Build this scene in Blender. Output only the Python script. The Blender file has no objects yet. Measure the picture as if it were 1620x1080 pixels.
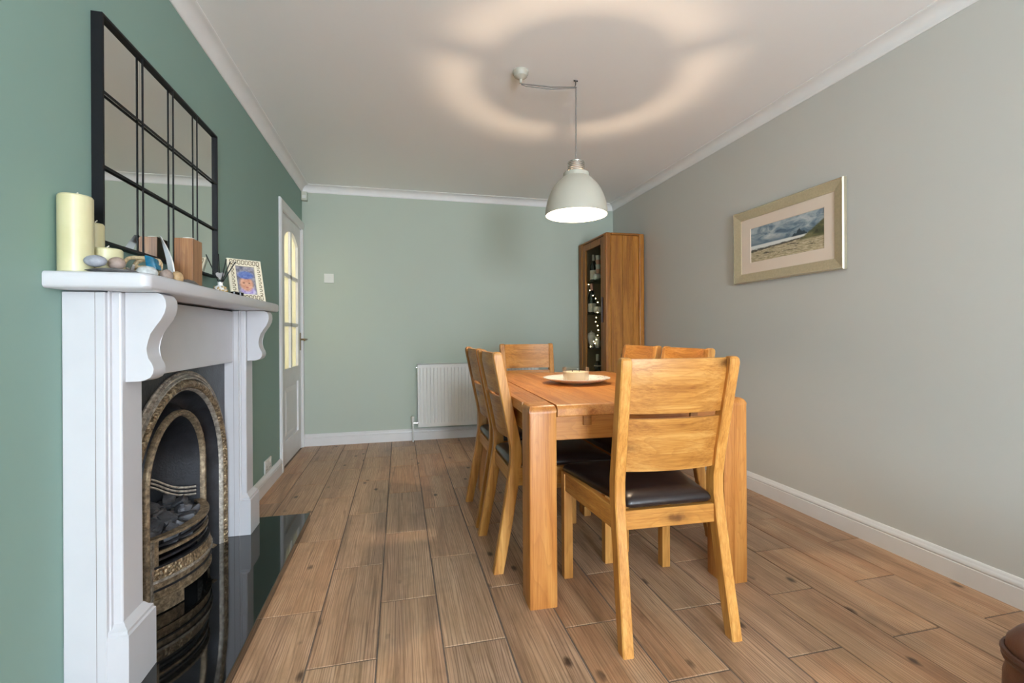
import bpy, bmesh, math, random
from mathutils import Vector, Matrix
random.seed(7)
PI = math.pi
sc = bpy.context.scene
col = sc.collection

# ------------------------------------------------------------------ camera
W, D, H = 3.1047, 4.6233, 2.4            # right wall x, back wall y, ceiling z (left wall x = 0)
YR = -3.6                                # wall behind the camera
F_PX, YAW, ROLL, Y0 = 737.94, 0.2367, -0.0055, 527.2
cam_d = bpy.data.cameras.new('camera')
cam = bpy.data.objects.new('camera', cam_d); col.objects.link(cam)
cam_d.sensor_width = 36.0; cam_d.sensor_fit = 'HORIZONTAL'
cam_d.lens = F_PX / 1620 * 36.0
cam_d.shift_y = (Y0 - 540) / 1620
cam_d.clip_start = 0.02
c_, s_ = math.cos(YAW), math.sin(YAW); cr, sr = math.cos(ROLL), math.sin(ROLL)
right = Vector((cr * c_, -cr * s_, sr)); up = -Vector((sr * c_, -sr * s_, -cr)); back = right.cross(up)
cam.matrix_world = Matrix(((right.x, up.x, back.x, 0.8668), (right.y, up.y, back.y, 0.0), (right.z, up.z, back.z, 1.0287), (0, 0, 0, 1)))
sc.camera = cam

# ------------------------------------------------------------------ world, daylight, exposure
wd = bpy.data.worlds.new('sky'); sc.world = wd; wd.use_nodes = True
bg = wd.node_tree.nodes['Background']
bg.inputs[0].default_value = (0.74, 0.86, 1.0, 1); bg.inputs[1].default_value = 36.0
WIN = (0.95, 2.15, 0.12, 2.1)            # glazed opening in the wall behind the camera: x0 x1 z0 z1
FILL_WIN = (-2.2, -1.82, 0.45, 2.15)        # unseen windows added in both side walls for evener light: y0 y1 z0 z1
def portal(loc, rotation, w, h):
    pl = bpy.data.lights.new('window_portal', 'AREA'); pl.shape = 'RECTANGLE'; pl.size = w; pl.size_y = h
    pl.cycles.is_portal = True
    po = bpy.data.objects.new('window_portal', pl); col.objects.link(po); po.location = loc; po.rotation_euler = rotation
portal(((WIN[0] + WIN[1]) / 2, YR - 0.13, (WIN[2] + WIN[3]) / 2), (PI / 2, 0, 0), WIN[1] - WIN[0], WIN[3] - WIN[2])
portal((-0.13, (FILL_WIN[0] + FILL_WIN[1]) / 2, (FILL_WIN[2] + FILL_WIN[3]) / 2), (PI / 2, 0, -PI / 2), FILL_WIN[1] - FILL_WIN[0], FILL_WIN[3] - FILL_WIN[2])
portal((W + 0.13, (FILL_WIN[0] + FILL_WIN[1]) / 2, (FILL_WIN[2] + FILL_WIN[3]) / 2), (PI / 2, 0, PI / 2), FILL_WIN[1] - FILL_WIN[0], FILL_WIN[3] - FILL_WIN[2])
vs = sc.view_settings
sc.display_settings.display_device = 'sRGB'
vs.view_transform = 'Standard'; vs.look = 'None'; vs.exposure = 0.52; vs.gamma = 1.0; vs.use_curve_mapping = False
sc.cycles.use_denoising = True
sc.cycles.max_bounces = 10; sc.cycles.diffuse_bounces = 7; sc.cycles.glossy_bounces = 5
sc.cycles.transmission_bounces = 8; sc.cycles.transparent_max_bounces = 8
sc.cycles.sample_clamp_indirect = 8.0
sc.cycles.caustics_reflective = False; sc.cycles.caustics_refractive = False

# ------------------------------------------------------------------ node helpers
def C(r, g, b):
    f = lambda v: (v / 255 / 12.92) if v / 255 <= 0.04045 else ((v / 255 + 0.055) / 1.055) ** 2.4
    return (f(r), f(g), f(b), 1)

class NT:
    def __init__(s, name):
        s.m = bpy.data.materials.new(name); s.m.use_nodes = True; s.t = s.m.node_tree
        s.b = s.t.nodes['Principled BSDF']; s.out = s.t.nodes['Material Output']
    def n(s, k): return s.t.nodes.new(k)
    def l(s, a, b): s.t.links.new(a, b)
    def put(s, sock, v):
        if hasattr(v, 'is_output'): s.l(v, sock)
        else: sock.default_value = v
    def obj(s): return s.n('ShaderNodeTexCoord').outputs['Object']
    def rnd(s): return s.n('ShaderNodeObjectInfo').outputs['Random']
    def mapping(s, v, scale=(1, 1, 1), loc=(0, 0, 0)):
        m = s.n('ShaderNodeMapping'); s.put(m.inputs[0], v); s.put(m.inputs['Scale'], scale); s.put(m.inputs['Location'], loc)
        return m.outputs[0]
    def noise(s, v, scale=5, detail=4, rough=.55, dist=0):
        m = s.n('ShaderNodeTexNoise'); s.put(m.inputs['Vector'], v); m.inputs['Scale'].default_value = scale
        m.inputs['Detail'].default_value = detail; m.inputs['Roughness'].default_value = rough; m.inputs['Distortion'].default_value = dist
        return m.outputs[0]
    def voro(s, v, scale=5, feat='F1', rand=1.0):
        m = s.n('ShaderNodeTexVoronoi'); m.feature = feat; s.put(m.inputs['Vector'], v); m.inputs['Scale'].default_value = scale
        m.inputs['Randomness'].default_value = rand
        return m.outputs[0]
    def ramp(s, fac, stops, interp='LINEAR'):
        m = s.n('ShaderNodeValToRGB'); s.put(m.inputs[0], fac); r = m.color_ramp; r.interpolation = interp
        while len(r.elements) < len(stops): r.elements.new(0.5)
        for e, (p, c) in zip(r.elements, stops):
            e.position = p; e.color = c if not isinstance(c, (int, float)) else (c, c, c, 1)
        return m.outputs[0]
    def mix(s, fac, a, b, mode='MIX'):
        m = s.n('ShaderNodeMix'); m.data_type = 'RGBA'; m.blend_type = mode
        s.put(m.inputs[0], fac); s.put(m.inputs[6], a); s.put(m.inputs[7], b)
        return m.outputs[2]
    def math(s, op, a, b=0.0, c=0.0):
        m = s.n('ShaderNodeMath'); m.operation = op; s.put(m.inputs[0], a); s.put(m.inputs[1], b); s.put(m.inputs[2], c)
        return m.outputs[0]
    def vadd(s, a, b):
        m = s.n('ShaderNodeVectorMath'); m.operation = 'ADD'; s.put(m.inputs[0], a); s.put(m.inputs[1], b); return m.outputs[0]
    def sep(s, v):
        m = s.n('ShaderNodeSeparateXYZ'); s.put(m.inputs[0], v); return m.outputs
    def comb(s, x, y, z):
        m = s.n('ShaderNodeCombineXYZ'); s.put(m.inputs[0], x); s.put(m.inputs[1], y); s.put(m.inputs[2], z); return m.outputs[0]
    def bump(s, h, strength=.2, dist=.01):
        m = s.n('ShaderNodeBump'); m.inputs['Strength'].default_value = strength; m.inputs['Distance'].default_value = dist
        s.l(h, m.inputs['Height']); s.l(m.outputs[0], s.b.inputs['Normal'])
    def set(s, **k):
        for a, v in k.items(): s.put(s.b.inputs[a.replace('_', ' ')], v)
        return s

def plain(name, c, rough=.5, metal=0.0, spec=.5, noise_amt=.04, nscale=8, bump=0.0, bscale=60, **kw):
    t = NT(name); o = t.obj()
    n = t.noise(o, nscale, 3)
    d = tuple(min(1, v * (1 - noise_amt * 2)) for v in c[:3]) + (1,); l = tuple(min(1, v * (1 + noise_amt)) for v in c[:3]) + (1,)
    t.set(Base_Color=t.ramp(n, [(.3, d), (.7, l)]), Roughness=rough, Metallic=metal)
    t.b.inputs['Specular IOR Level'].default_value = spec
    if bump: t.bump(t.noise(o, bscale, 3), bump, .004)
    t.set(**kw)
    return t.m

def wood(name, dark, mid, light, axis='z', rough=.38, knots=1.0, gs=1.0, coat=0.0, kden=1.0, tint=.14):
    t = NT(name); r = t.rnd()
    off = t.comb(t.math('MULTIPLY', r, 17.3), t.math('MULTIPLY', r, 41.7), t.math('MULTIPLY', r, 29.1))
    v = t.vadd(t.obj(), off)
    def sca(a, b): return tuple(a if k == axis else b for k in 'xyz')
    # knots: sparse cells pull the grain around them
    kv = t.mapping(v, sca(2.3 * kden, 5.5)); kd = t.voro(kv, 1.1)
    pull = t.ramp(kd, [(.0, 1.0), (.35, 0.0)])
    big = t.noise(t.mapping(v, sca(.5, 8 * gs)), 2.2, 5, .6, 1.0)
    fine = t.noise(t.mapping(v, sca(1.6, 120 * gs)), 1.8, 5, .75, .15)
    ringv = t.math('ADD', t.math('MULTIPLY', t.noise(t.mapping(v, sca(.7, 5 * gs)), 1.5, 3, .5, .8), 15.0), t.math('MULTIPLY', pull, 2.2))
    ring = t.math('FRACT', ringv)
    rl = t.ramp(ring, [(.0, 0.0), (.62, .25), (.92, 1.0), (1.0, 0.0)])
    g = t.math('ADD', t.math('MULTIPLY', big, .55), t.math('MULTIPLY', fine, .45))
    base = t.ramp(g, [(.34, dark), (.48, mid), (.64, light)])
    base = t.mix(t.math('MULTIPLY', rl, .30), base, dark)
    if knots:
        kn = t.math('ADD', kd, t.math('MULTIPLY', t.math('SUBTRACT', t.noise(v, 45, 3), .5), .10))
        km = t.ramp(kn, [(.03, 1.0), (.07, .75), (.12, .22), (.20, 0.0)])
        base = t.mix(t.math('MULTIPLY', km, .9 * knots), base, (dark[0] * .22, dark[1] * .16, dark[2] * .14, 1))
    hue = t.ramp(r, [(0, (1 - tint, 1 - tint * 1.2, 1 - tint * 1.5, 1)), (1, (1 + tint * .7, 1 + tint * .55, 1 + tint * .4, 1))])
    base = t.mix(1.0, base, hue, 'MULTIPLY')
    t.set(Base_Color=base, Roughness=t.ramp(fine, [(.2, rough + .1), (.8, rough - .06)]))
    if coat: t.set(Coat_Weight=coat, Coat_Roughness=.25)
    t.bump(fine, .12, .003)
    return t.m

# ------------------------------------------------------------------ materials
M = {}
def wallpaint(name, c):
    t = NT(name); o = t.obj()
    a = t.noise(o, 1.3, 3); f = t.noise(o, 180, 2)
    t.set(Base_Color=t.mix(t.math('MULTIPLY', a, .12), c, (c[0] * .86, c[1] * .86, c[2] * .84, 1)), Roughness=.62)
    t.b.inputs['Specular IOR Level'].default_value = .35
    t.bump(f, .06, .002); return t.m
M['wall_green'] = wallpaint('green_paint', C(131, 158, 147))
M['wall_sage'] = wallpaint('sage_paint', C(183, 192, 178))
M['wall_grey'] = wallpaint('grey_paint', C(196, 194, 187))
M['ceiling'] = wallpaint('ceiling_paint', C(247, 246, 246))
M['gloss_white'] = plain('white_gloss', C(197, 196, 199), .28, noise_amt=.015)
M['white_trim'] = plain('white_trim', C(222, 220, 218), .3, noise_amt=.015)
M['white_satin'] = plain('white_satin', C(226, 224, 222), .4, noise_amt=.02)
M['coving'] = plain('coving_white', C(232, 230, 228), .6, noise_amt=.015)
M['grout'] = plain('grout', C(112, 98, 88), .85, noise_amt=.1, nscale=40)
M['radiator'] = plain('radiator_enamel', C(224, 222, 216), .35, noise_amt=.01)
M['plastic'] = plain('white_plastic', C(222, 222, 216), .4, noise_amt=.01)
M['cream_plastic'] = plain('cream_plastic', C(205, 205, 190), .5, noise_amt=.03)
M['black_slot'] = plain('dark_slot', C(30, 28, 26), .7)
M['chrome'] = plain('chrome', C(205, 203, 198), .2, 1.0, noise_amt=.01)
M['brass_dull'] = plain('dull_brass', C(140, 120, 85), .35, 1.0)
M['black_metal'] = plain('black_metal', C(20, 20, 22), .5, 0.0, .25)
M['iron'] = plain('black_leaded_iron', C(52, 53, 58), .38, .55, noise_amt=.25, nscale=14, bump=.25, bscale=90)
M['iron_dark'] = plain('dark_iron', C(38, 39, 44), .5, .4, noise_amt=.2, nscale=20, bump=.3, bscale=120)
def patina(name, c1, c2, c3, vs, bs):
    t = NT(name); o = t.obj(); n = t.noise(o, 55, 6, .7); v = t.voro(o, vs)
    t.set(Base_Color=t.ramp(n, [(.28, c1), (.5, c2), (.72, c3)]), Metallic=.6, Roughness=t.ramp(n, [(.2, .58), (.8, .40)]))
    t.bump(v, bs, .006); return t.m
M['bronze_bead'] = patina('beaded_bronze', C(66, 56, 46), C(138, 118, 92), C(214, 194, 158), 95, 1.0)
M['bronze'] = patina('worn_bronze', C(74, 64, 54), C(140, 122, 98), C(196, 176, 146), 30, .1)
M['steel_edge'] = patina('brushed_steel', C(96, 90, 84), C(170, 162, 150), C(220, 212, 200), 40, .1)
M['firebrick'] = plain('firebrick', C(140, 126, 100), .85, noise_amt=.15, nscale=30, bump=.4)
M['coal'] = plain('grey_coal', C(86, 87, 92), .55, noise_amt=.35, nscale=24, bump=.8, bscale=70)
def granite():
    t = NT('black_granite'); v = t.voro(t.obj(), 260); 
    t.set(Base_Color=t.ramp(v, [(.03, C(90, 92, 90)), (.10, C(14, 15, 15))]), Roughness=.04)
    t.b.inputs['Specular IOR Level'].default_value = 1.0
    return t.m
M['granite'] = granite()
t = NT('mirror_silver'); t.set(Base_Color=t.ramp(t.noise(t.obj(), 2, 1), [(0, C(228, 230, 226)), (1, C(234, 235, 230))]), Metallic=1.0, Roughness=.015); M['mirror'] = t.m

OAK = (C(146, 88, 32), C(192, 133, 62), C(216, 164, 92))
for a in 'xyz': M['oak_' + a] = wood('oak_' + a, *OAK, axis=a)
for a in 'xyz': M['table_' + a] = wood('table_oak_' + a, C(146, 84, 32), C(184, 120, 56), C(206, 148, 80), axis=a, knots=.55, rough=.36)
for a in 'xyz': M['cab_' + a] = wood('cabinet_oak_' + a, C(110, 62, 16), C(158, 102, 34), C(186, 128, 50), axis=a, knots=1.0, rough=.42, kden=1.5, tint=.30)
M['block_wood'] = wood('block_wood', C(98, 62, 36), C(150, 104, 66), C(186, 142, 98), axis='z', knots=.2, gs=2)

def tile_mat():
    t = NT('wood_look_porcelain'); r = t.rnd()
    off = t.comb(t.math('MULTIPLY', r, 57.3), t.math('MULTIPLY', r, 91.7), 0.0)
    v = t.vadd(t.obj(), off)
    # two or three printed boards side by side on each tile
    bd = t.noise(t.mapping(v, (11, .15, 1)), 1.0, 0)
    board = t.ramp(bd, [(.40, 0.0), (.43, .5), (.56, .55), (.59, 1.0)])
    big = t.noise(t.mapping(v, (6, 1.1, 1)), 2.0, 5, .6, .8)
    fine = t.noise(t.mapping(v, (60, 1.3, 1)), 2.2, 5, .75, .2)
    wv = t.n('ShaderNodeTexWave'); wv.bands_direction = 'X'
    t.l(t.mapping(v, (1, .05, 1)), wv.inputs['Vector']); wv.inputs['Scale'].default_value = 34
    wv.inputs['Distortion'].default_value = 16; wv.inputs['Detail'].default_value = 3; wv.inputs['Detail Scale'].default_value = .8
    g = t.math('ADD', t.math('MULTIPLY', big, .5), t.math('MULTIPLY', fine, .5))
    warm = t.ramp(g, [(.34, C(126, 88, 62)), (.47, C(176, 132, 98)), (.62, C(204, 162, 126))])
    grey = t.ramp(g, [(.34, C(112, 88, 66)), (.47, C(162, 130, 104)), (.62, C(192, 158, 132))])
    pale = t.ramp(g, [(.34, C(146, 114, 80)), (.47, C(190, 154, 120)), (.62, C(210, 176, 144))])
    base = t.mix(t.ramp(r, [(.2, 0.0), (.85, 1.0)]), warm, grey)
    base = t.mix(t.math('MULTIPLY', board, .7), base, pale)
    base = t.mix(t.math('MULTIPLY', t.math('POWER', wv.outputs['Fac'], 3.0), t.ramp(big, [(.36, .10), (.60, .62)])), base, C(96, 66, 44))
    base = t.mix(t.ramp(t.math('ABSOLUTE', t.math('SUBTRACT', bd, .42)), [(.0, .45), (.012, 0.0)]), base, C(92, 66, 46))
    smudge = t.noise(v, 7, 4, .6)
    base = t.mix(t.ramp(smudge, [(.55, 0.0), (.75, .35)]), base, C(120, 98, 78))
    kv = t.mapping(v, (9.0, 4.8, 1))
    kd = t.math('ADD', t.voro(kv, 1.0), t.math('MULTIPLY', t.math('SUBTRACT', t.noise(v, 40, 2), .5), .08))
    km = t.ramp(kd, [(.05, 1.0), (.09, .7), (.15, 0.0)])
    gate = t.ramp(t.noise(v, 3.1, 0), [(.40, 0.0), (.46, 1.0)])
    base = t.mix(t.math('MULTIPLY', t.math('MULTIPLY', km, gate), .85), base, C(50, 33, 24))
    t.set(Base_Color=base, Roughness=t.ramp(big, [(.3, .36), (.7, .48)]))
    t.b.inputs['Specular IOR Level'].default_value = .42
    t.bump(fine, .12, .002); return t.m
M['tile'] = tile_mat()

def leather(name, c, rough):
    t = NT(name); o = t.obj(); n = t.noise(o, 9, 4); v = t.voro(o, 240)
    t.set(Base_Color=t.ramp(n, [(.3, tuple(x * .7 for x in c[:3]) + (1,)), (.7, c)]), Roughness=t.ramp(n, [(.3, rough + .03), (.7, rough - .02)]))
    t.bump(v, .10, .002); return t.m
M['seat_leather'] = leather('espresso_leather', C(44, 34, 32), .30)
M['sofa_leather'] = leather('brown_leather', C(104, 66, 50), .40)
M['piping'] = leather('piping_leather', C(84, 52, 40), .36)
M['stitch'] = plain('tan_stitch', C(150, 116, 84), .8)
t = NT('candle_wax'); t.set(Base_Color=t.ramp(t.noise(t.obj(), 14, 3), [(.3, C(194, 187, 144)), (.7, C(204, 197, 158))]), Roughness=.32); M['wax'] = t.m
M['wax_pale'] = plain('pale_wax', C(240, 218, 186), .4, noise_amt=.03)
M['wick'] = plain('wick', C(225, 220, 205), .9)
M['pebble_grey'] = plain('grey_pebble', C(152, 154, 162), .6, noise_amt=.14, nscale=60, bump=.2, bscale=120)
M['pebble_brown'] = plain('brown_pebble', C(158, 138, 126), .6, noise_amt=.14, nscale=60, bump=.2, bscale=120)
M['slate'] = plain('slate', C(104, 102, 100), .6, noise_amt=.25, nscale=40, bump=.5, bscale=60)
M['quartz'] = plain('quartz', C(196, 198, 196), .4, noise_amt=.15, nscale=70, bump=.3, bscale=90)
M['tan_stone'] = plain('tan_stone', C(196, 162, 118), .5, noise_amt=.18, nscale=50, bump=.3)
M['rope'] = plain('rope', C(206, 182, 142), .9, noise_amt=.2, nscale=120, bump=.5, bscale=200)
M['driftwood'] = plain('driftwood', C(178, 172, 168), .8, noise_amt=.15, nscale=60)
M['teal'] = plain('teal_glaze', C(30, 104, 134), .15, noise_amt=.2, nscale=70)
M['porcelain'] = plain('porcelain', C(238, 236, 232), .15, noise_amt=.01)
M['ivory'] = plain('ivory_resin', C(236, 226, 200), .45, noise_amt=.03)
M['ivory_dark'] = plain('ivory_recess', C(120, 104, 74), .8)
M['reed'] = plain('black_reed', C(20, 19, 20), .7)
M['black_gloss'] = plain('black_gloss', C(16, 16, 18), .12)
M['bottle_green'] = plain('dark_green_glass', C(22, 30, 22), .08, spec=.8)
M['label_white'] = plain('white_label', C(232, 228, 216), .7, noise_amt=.04, nscale=60)
M['foil_pink'] = plain('rose_foil', C(206, 150, 132), .35, .5)
M['foil_gold'] = plain('gold_foil', C(200, 172, 116), .3, .8)
M['foil_white'] = plain('pale_foil', C(214, 208, 198), .35, .3)
M['dark_wood'] = plain('dark_handle', C(58, 30, 18), .4, noise_amt=.2)
M['cab_inside'] = plain('cabinet_interior', C(158, 138, 102), .7, noise_amt=.06)
def glassy(name, c, rough=.0, alpha=.25):
    t = NT(name)
    tr = t.n('ShaderNodeBsdfTransparent'); tr.inputs[0].default_value = c
    gl = t.n('ShaderNodeBsdfGlossy'); gl.inputs['Roughness'].default_value = rough
    fr = t.n('ShaderNodeLayerWeight'); fr.inputs[0].default_value = alpha
    mx = t.n('ShaderNodeMixShader'); t.l(t.math('MULTIPLY', fr.outputs['Fresnel'], .4), mx.inputs[0]); t.l(tr.outputs[0], mx.inputs[1]); t.l(gl.outputs[0], mx.inputs[2])
    t.l(mx.outputs[0], t.out.inputs[0]); return t.m
M['glass'] = glassy('clear_glass', (.97, .97, .96, 1), .02, .12)
M['bowl_glass'] = glassy('bowl_glass', (.97, .96, .94, 1), .03, .25)
M['door_glass'] = glassy('cabinet_glass', (.92, .93, .90, 1), .02, .05)
M['shelf_glass'] = glassy('shelf_glass', (.7, .78, .72, 1), .05, .4)
t = NT('obscured_glass')
tb = t.n('ShaderNodeBsdfTranslucent'); tb.inputs[0].default_value = C(246, 242, 230); db = t.n('ShaderNodeBsdfDiffuse'); db.inputs[0].default_value = C(240, 232, 210)
mx = t.n('ShaderNodeMixShader'); t.put(mx.inputs[0], t.ramp(t.noise(t.obj(), 70, 2), [(.3, .30), (.7, .42)])); t.l(tb.outputs[0], mx.inputs[1]); t.l(db.outputs[0], mx.inputs[2]); t.l(mx.outputs[0], t.out.inputs[0])
M['obscured'] = t.m
M['shade_paint'] = plain('pale_grey_enamel', C(182, 178, 164), .42, noise_amt=.01)
M['shade_inner'] = plain('white_enamel', C(245, 243, 238), .5, noise_amt=.01)
M['cord'] = plain('grey_cord', C(120, 116, 112), .8)
def emit(name, c, s):
    t = NT(name); t.set(Base_Color=c, Emission_Color=c, Emission_Strength=s); return t.m
M['bulb'] = emit('lamp_bulb', (1.0, .74, .50, 1), 8000)
M['fairy'] = emit('fairy_bulb', (1.0, .80, .48, 1), 14)
M['tealight'] = plain('tealight_white', C(240, 238, 230), .3)
M['polished_white'] = plain('polished_white', C(252, 252, 252), .35, noise_amt=.0, spec=.8)
M['champagne'] = plain('champagne_frame', C(196, 180, 148), .38, .25, noise_amt=.05, nscale=90)
M['champagne_edge'] = plain('silver_gilt_edge', C(225, 215, 190), .22, .8, noise_amt=.03)
M['mount'] = plain('cream_mount', C(228, 210, 192), .85, noise_amt=.01)
M['hall'] = wallpaint('hall_cream', C(238, 233, 218))

# ------------------------------------------------------------------ mesh helpers
class B:
    """collects primitives into one bmesh (world or local coordinates)"""
    def __init__(s): s.bm = bmesh.new(); s.bv = False
    def box(s, x0, x1, y0, y1, z0, z1, bev=0.0, seg=2):
        r = bmesh.ops.create_cube(s.bm, size=1.0)
        vs_ = r['verts']
        for v in vs_:
            v.co = Vector(((x0 + x1) / 2 + v.co.x * (x1 - x0), (y0 + y1) / 2 + v.co.y * (y1 - y0), (z0 + z1) / 2 + v.co.z * (z1 - z0)))
        if bev:
            s.bv = True
            es = list({e for v in vs_ for e in v.link_edges})
            bmesh.ops.bevel(s.bm, geom=es, offset=bev, segments=seg, profile=.5, affect='EDGES')
        return s
    def hexa(s, p, bev=0.0, seg=2):
        """8 points: bottom ring 0-3, top ring 4-7"""
        v = [s.bm.verts.new(q) for q in p]
        fs = [s.bm.faces.new([v[i] for i in f]) for f in ((3, 2, 1, 0), (4, 5, 6, 7), (0, 1, 5, 4), (1, 2, 6, 5), (2, 3, 7, 6), (3, 0, 4, 7))]
        if bev:
            s.bv = True
            es = list({e for f in fs for e in f.edges})
            bmesh.ops.bevel(s.bm, geom=es, offset=bev, segments=seg, profile=.5, affect='EDGES')
        return s
    def rings(s, rings, cap=True, closed=True):
        """loft a list of rings of points"""
        vr = [[s.bm.verts.new(p) for p in r] for r in rings]
        n = len(vr[0])
        for a, b in zip(vr, vr[1:]):
            for i in range(n if closed else n - 1):
                j = (i + 1) % n
                try: s.bm.faces.new((a[i], a[j], b[j], b[i]))
                except ValueError: pass
        if cap and closed:
            s.bm.faces.new(vr[0][::-1]); s.bm.faces.new(vr[-1])
        return s
    def lathe(s, prof, c=(0, 0, 0), n=32, closed_prof=False):
        rings = []
        for r, z in prof:
            rings.append([(c[0] + max(r, 1e-5) * math.cos(2 * PI * i / n), c[1] + max(r, 1e-5) * math.sin(2 * PI * i / n), c[2] + z) for i in range(n)])
        if closed_prof: rings.append(rings[0])
        return s.rings(rings, cap=not closed_prof)
    def tube(s, path, r, n=8, radii=None):
        path = [Vector(p) for p in path]; rings = []
        prev = None
        for i, p in enumerate(path):
            t = (path[min(i + 1, len(path) - 1)] - path[max(i - 1, 0)]).normalized()
            if prev is None:
                a = t.orthogonal().normalized()
            else:
                a = (prev - t * prev.dot(t)); a = a.normalized() if a.length > 1e-6 else t.orthogonal().normalized()
            prev = a; b = t.cross(a); rr = radii[i] if radii else r
            rings.append([p + (a * math.cos(2 * PI * k / n) + b * math.sin(2 * PI * k / n)) * rr for k in range(n)])
        return s.rings(rings)
    def prism(s, poly, axis, a, b, bev=0.0):
        """extrude 2D polygon along axis; poly given in the two other axes in xyz order"""
        def mk(u, v, w):
            return {'x': (w, u, v), 'y': (u, w, v), 'z': (u, v, w)}[axis]
        v0 = [s.bm.verts.new(mk(u, v, a)) for u, v in poly]; v1 = [s.bm.verts.new(mk(u, v, b)) for u, v in poly]
        fs = [s.bm.faces.new(v0[::-1]), s.bm.faces.new(v1)]
        n = len(poly)
        for i in range(n):
            j = (i + 1) % n; fs.append(s.bm.faces.new((v0[i], v0[j], v1[j], v1[i])))
        if bev:
            s.bv = True
            es = list(set(fs[0].edges) | set(fs[1].edges))
            bmesh.ops.bevel(s.bm, geom=es, offset=bev, segments=2, profile=.5, affect='EDGES')
        return s
    def ico(s, c, r, sub=2, sq=(1, 1, 1), jit=0.0, rot=0):
        v = bmesh.ops.create_icosphere(s.bm, subdivisions=sub, radius=1.0)['verts']
        for q in v:
            k = 1 + random.uniform(-jit, jit)
            p = Vector((q.co.x * r * sq[0] * k, q.co.y * r * sq[1] * k, q.co.z * r * sq[2] * k))
            p.rotate(Matrix.Rotation(rot, 3, 'Z')); q.co = p + Vector(c)
        return s
    def build(s, name, mat, parent=None, local=False, smooth=True, ang=35):
        """local=False: geometry is in world coordinates (parent, if any, unrotated) and is recentred on its own base"""
        bmesh.ops.recalc_face_normals(s.bm, faces=s.bm.faces[:])
        me = bpy.data.meshes.new(name); o = None
        if not local:
            xs = [v.co for v in s.bm.verts]
            lo = Vector((min(p.x for p in xs), min(p.y for p in xs), min(p.z for p in xs))); hi = Vector((max(p.x for p in xs), max(p.y for p in xs), max(p.z for p in xs)))
            org = Vector(((lo.x + hi.x) / 2, (lo.y + hi.y) / 2, lo.z))
            for v in s.bm.verts: v.co -= org
        s.bm.to_mesh(me); s.bm.free()
        if smooth:
            me.polygons.foreach_set('use_smooth', [True] * len(me.polygons)); me.set_sharp_from_angle(angle=math.radians(ang))
        me.materials.append(M[mat] if isinstance(mat, str) else mat)
        o = bpy.data.objects.new(name, me); col.objects.link(o)
        if s.bv and smooth:
            wn_ = o.modifiers.new('weighted_normal', 'WEIGHTED_NORMAL'); wn_.keep_sharp = True; wn_.weight = 80
        if parent: o.parent = parent
        if not local:
            o.location = org
            p = parent
            while p: o.location = o.location - p.location; p = p.parent
        return o

def tag(o, label=None, cat=None, group=None, kind=None):
    if label: o['label'] = label
    if cat: o['category'] = cat
    if group: o['group'] = group
    if kind: o['kind'] = kind
    return o
def thing(name, label, cat, loc=(0, 0, 0), rz=0.0, group=None):
    o = bpy.data.objects.new(name, None); col.objects.link(o); o.empty_display_size = .05
    o.location = loc; o.rotation_euler = (0, 0, rz)
    return tag(o, label, cat, group)
def struct(o, label, cat): return tag(o, label, cat, None, 'structure')
def copy_tree(o, parent=None):
    c = o.copy(); col.objects.link(c); c.parent = parent
    for ch in [k for k in list(bpy.data.objects) if k.parent == o]: copy_tree(ch, c)
    return c

# ------------------------------------------------------------------ room shell
TH = .12
fl = struct(B().box(-TH, W + TH, YR - TH, D + TH, -.10, -.0025).build('floor', 'grout', smooth=False), 'wood-look plank tile floor with dark grout joints', 'floor')
tile_mesh = {}
def tile(x0, x1, y0, y1):
    g = .0026
    x0 += g; x1 -= g; y0 += g; y1 -= g
    w, l = round(x1 - x0, 4), round(y1 - y0, 4)
    if w < .012 or l < .012: return
    if (w, l) not in tile_mesh:
        a, b, h, e = w / 2, l / 2, .009, .0015
        ring = lambda i, z: [(-a + i, -b + i, z), (a - i, -b + i, z), (a - i, b - i, z), (-a + i, b - i, z)]
        bb = B().rings([ring(0, 0), ring(0, h - e), ring(e, h)])
        me_o = bb.build('tile', 'tile', local=True, smooth=False)
        tile_mesh[(w, l)] = me_o.data; o = me_o
    else:
        o = bpy.data.objects.new('tile', tile_mesh[(w, l)]); col.objects.link(o)
    o.parent = fl
    o.location = Vector(((x0 + x1) / 2, (y0 + y1) / 2, -.009)) - fl.location
PX, LY = .2107, .6285
for k in range(-3, 13):
    xa = .5803 + PX * k; xb = xa + PX
    xa, xb = max(xa, .0), min(xb, W)
    if xb - xa < .012: continue
    ph = 1.858 if k % 2 else 1.541
    j = math.floor((YR - ph) / LY)
    while True:
        ya = ph + LY * j; yb = ya + LY; j += 1
        if ya > D - .01: break
        ya, yb = max(ya, YR), min(yb, D)
        tile(xa, xb, ya, yb)
struct(B().box(-TH, W + TH, YR - TH, D + TH, H, H + .1).build('ceiling', 'ceiling', smooth=False), 'flat off-white painted ceiling', 'ceiling')
struct(B().box(-TH, W + TH, D, D + TH, 0, H).build('wall_back', 'wall_sage', smooth=False), 'pale sage green wall behind the radiator', 'wall')
struct(B().box(W, W + TH, FILL_WIN[1], D, 0, H).box(W, W + TH, YR, FILL_WIN[0], 0, H).box(W, W + TH, FILL_WIN[0], FILL_WIN[1], 0, FILL_WIN[2]).box(W, W + TH, FILL_WIN[0], FILL_WIN[1], FILL_WIN[3], H).build('wall_right', 'wall_grey', smooth=False), 'pale warm grey wall with the framed picture', 'wall')
FY0, FY1, FZ = 1.66, 2.52, .865            # hole for the fireplace insert
DY0, DY1, DZ = 3.835, 4.585, 1.99         # doorway
b = B()
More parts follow.
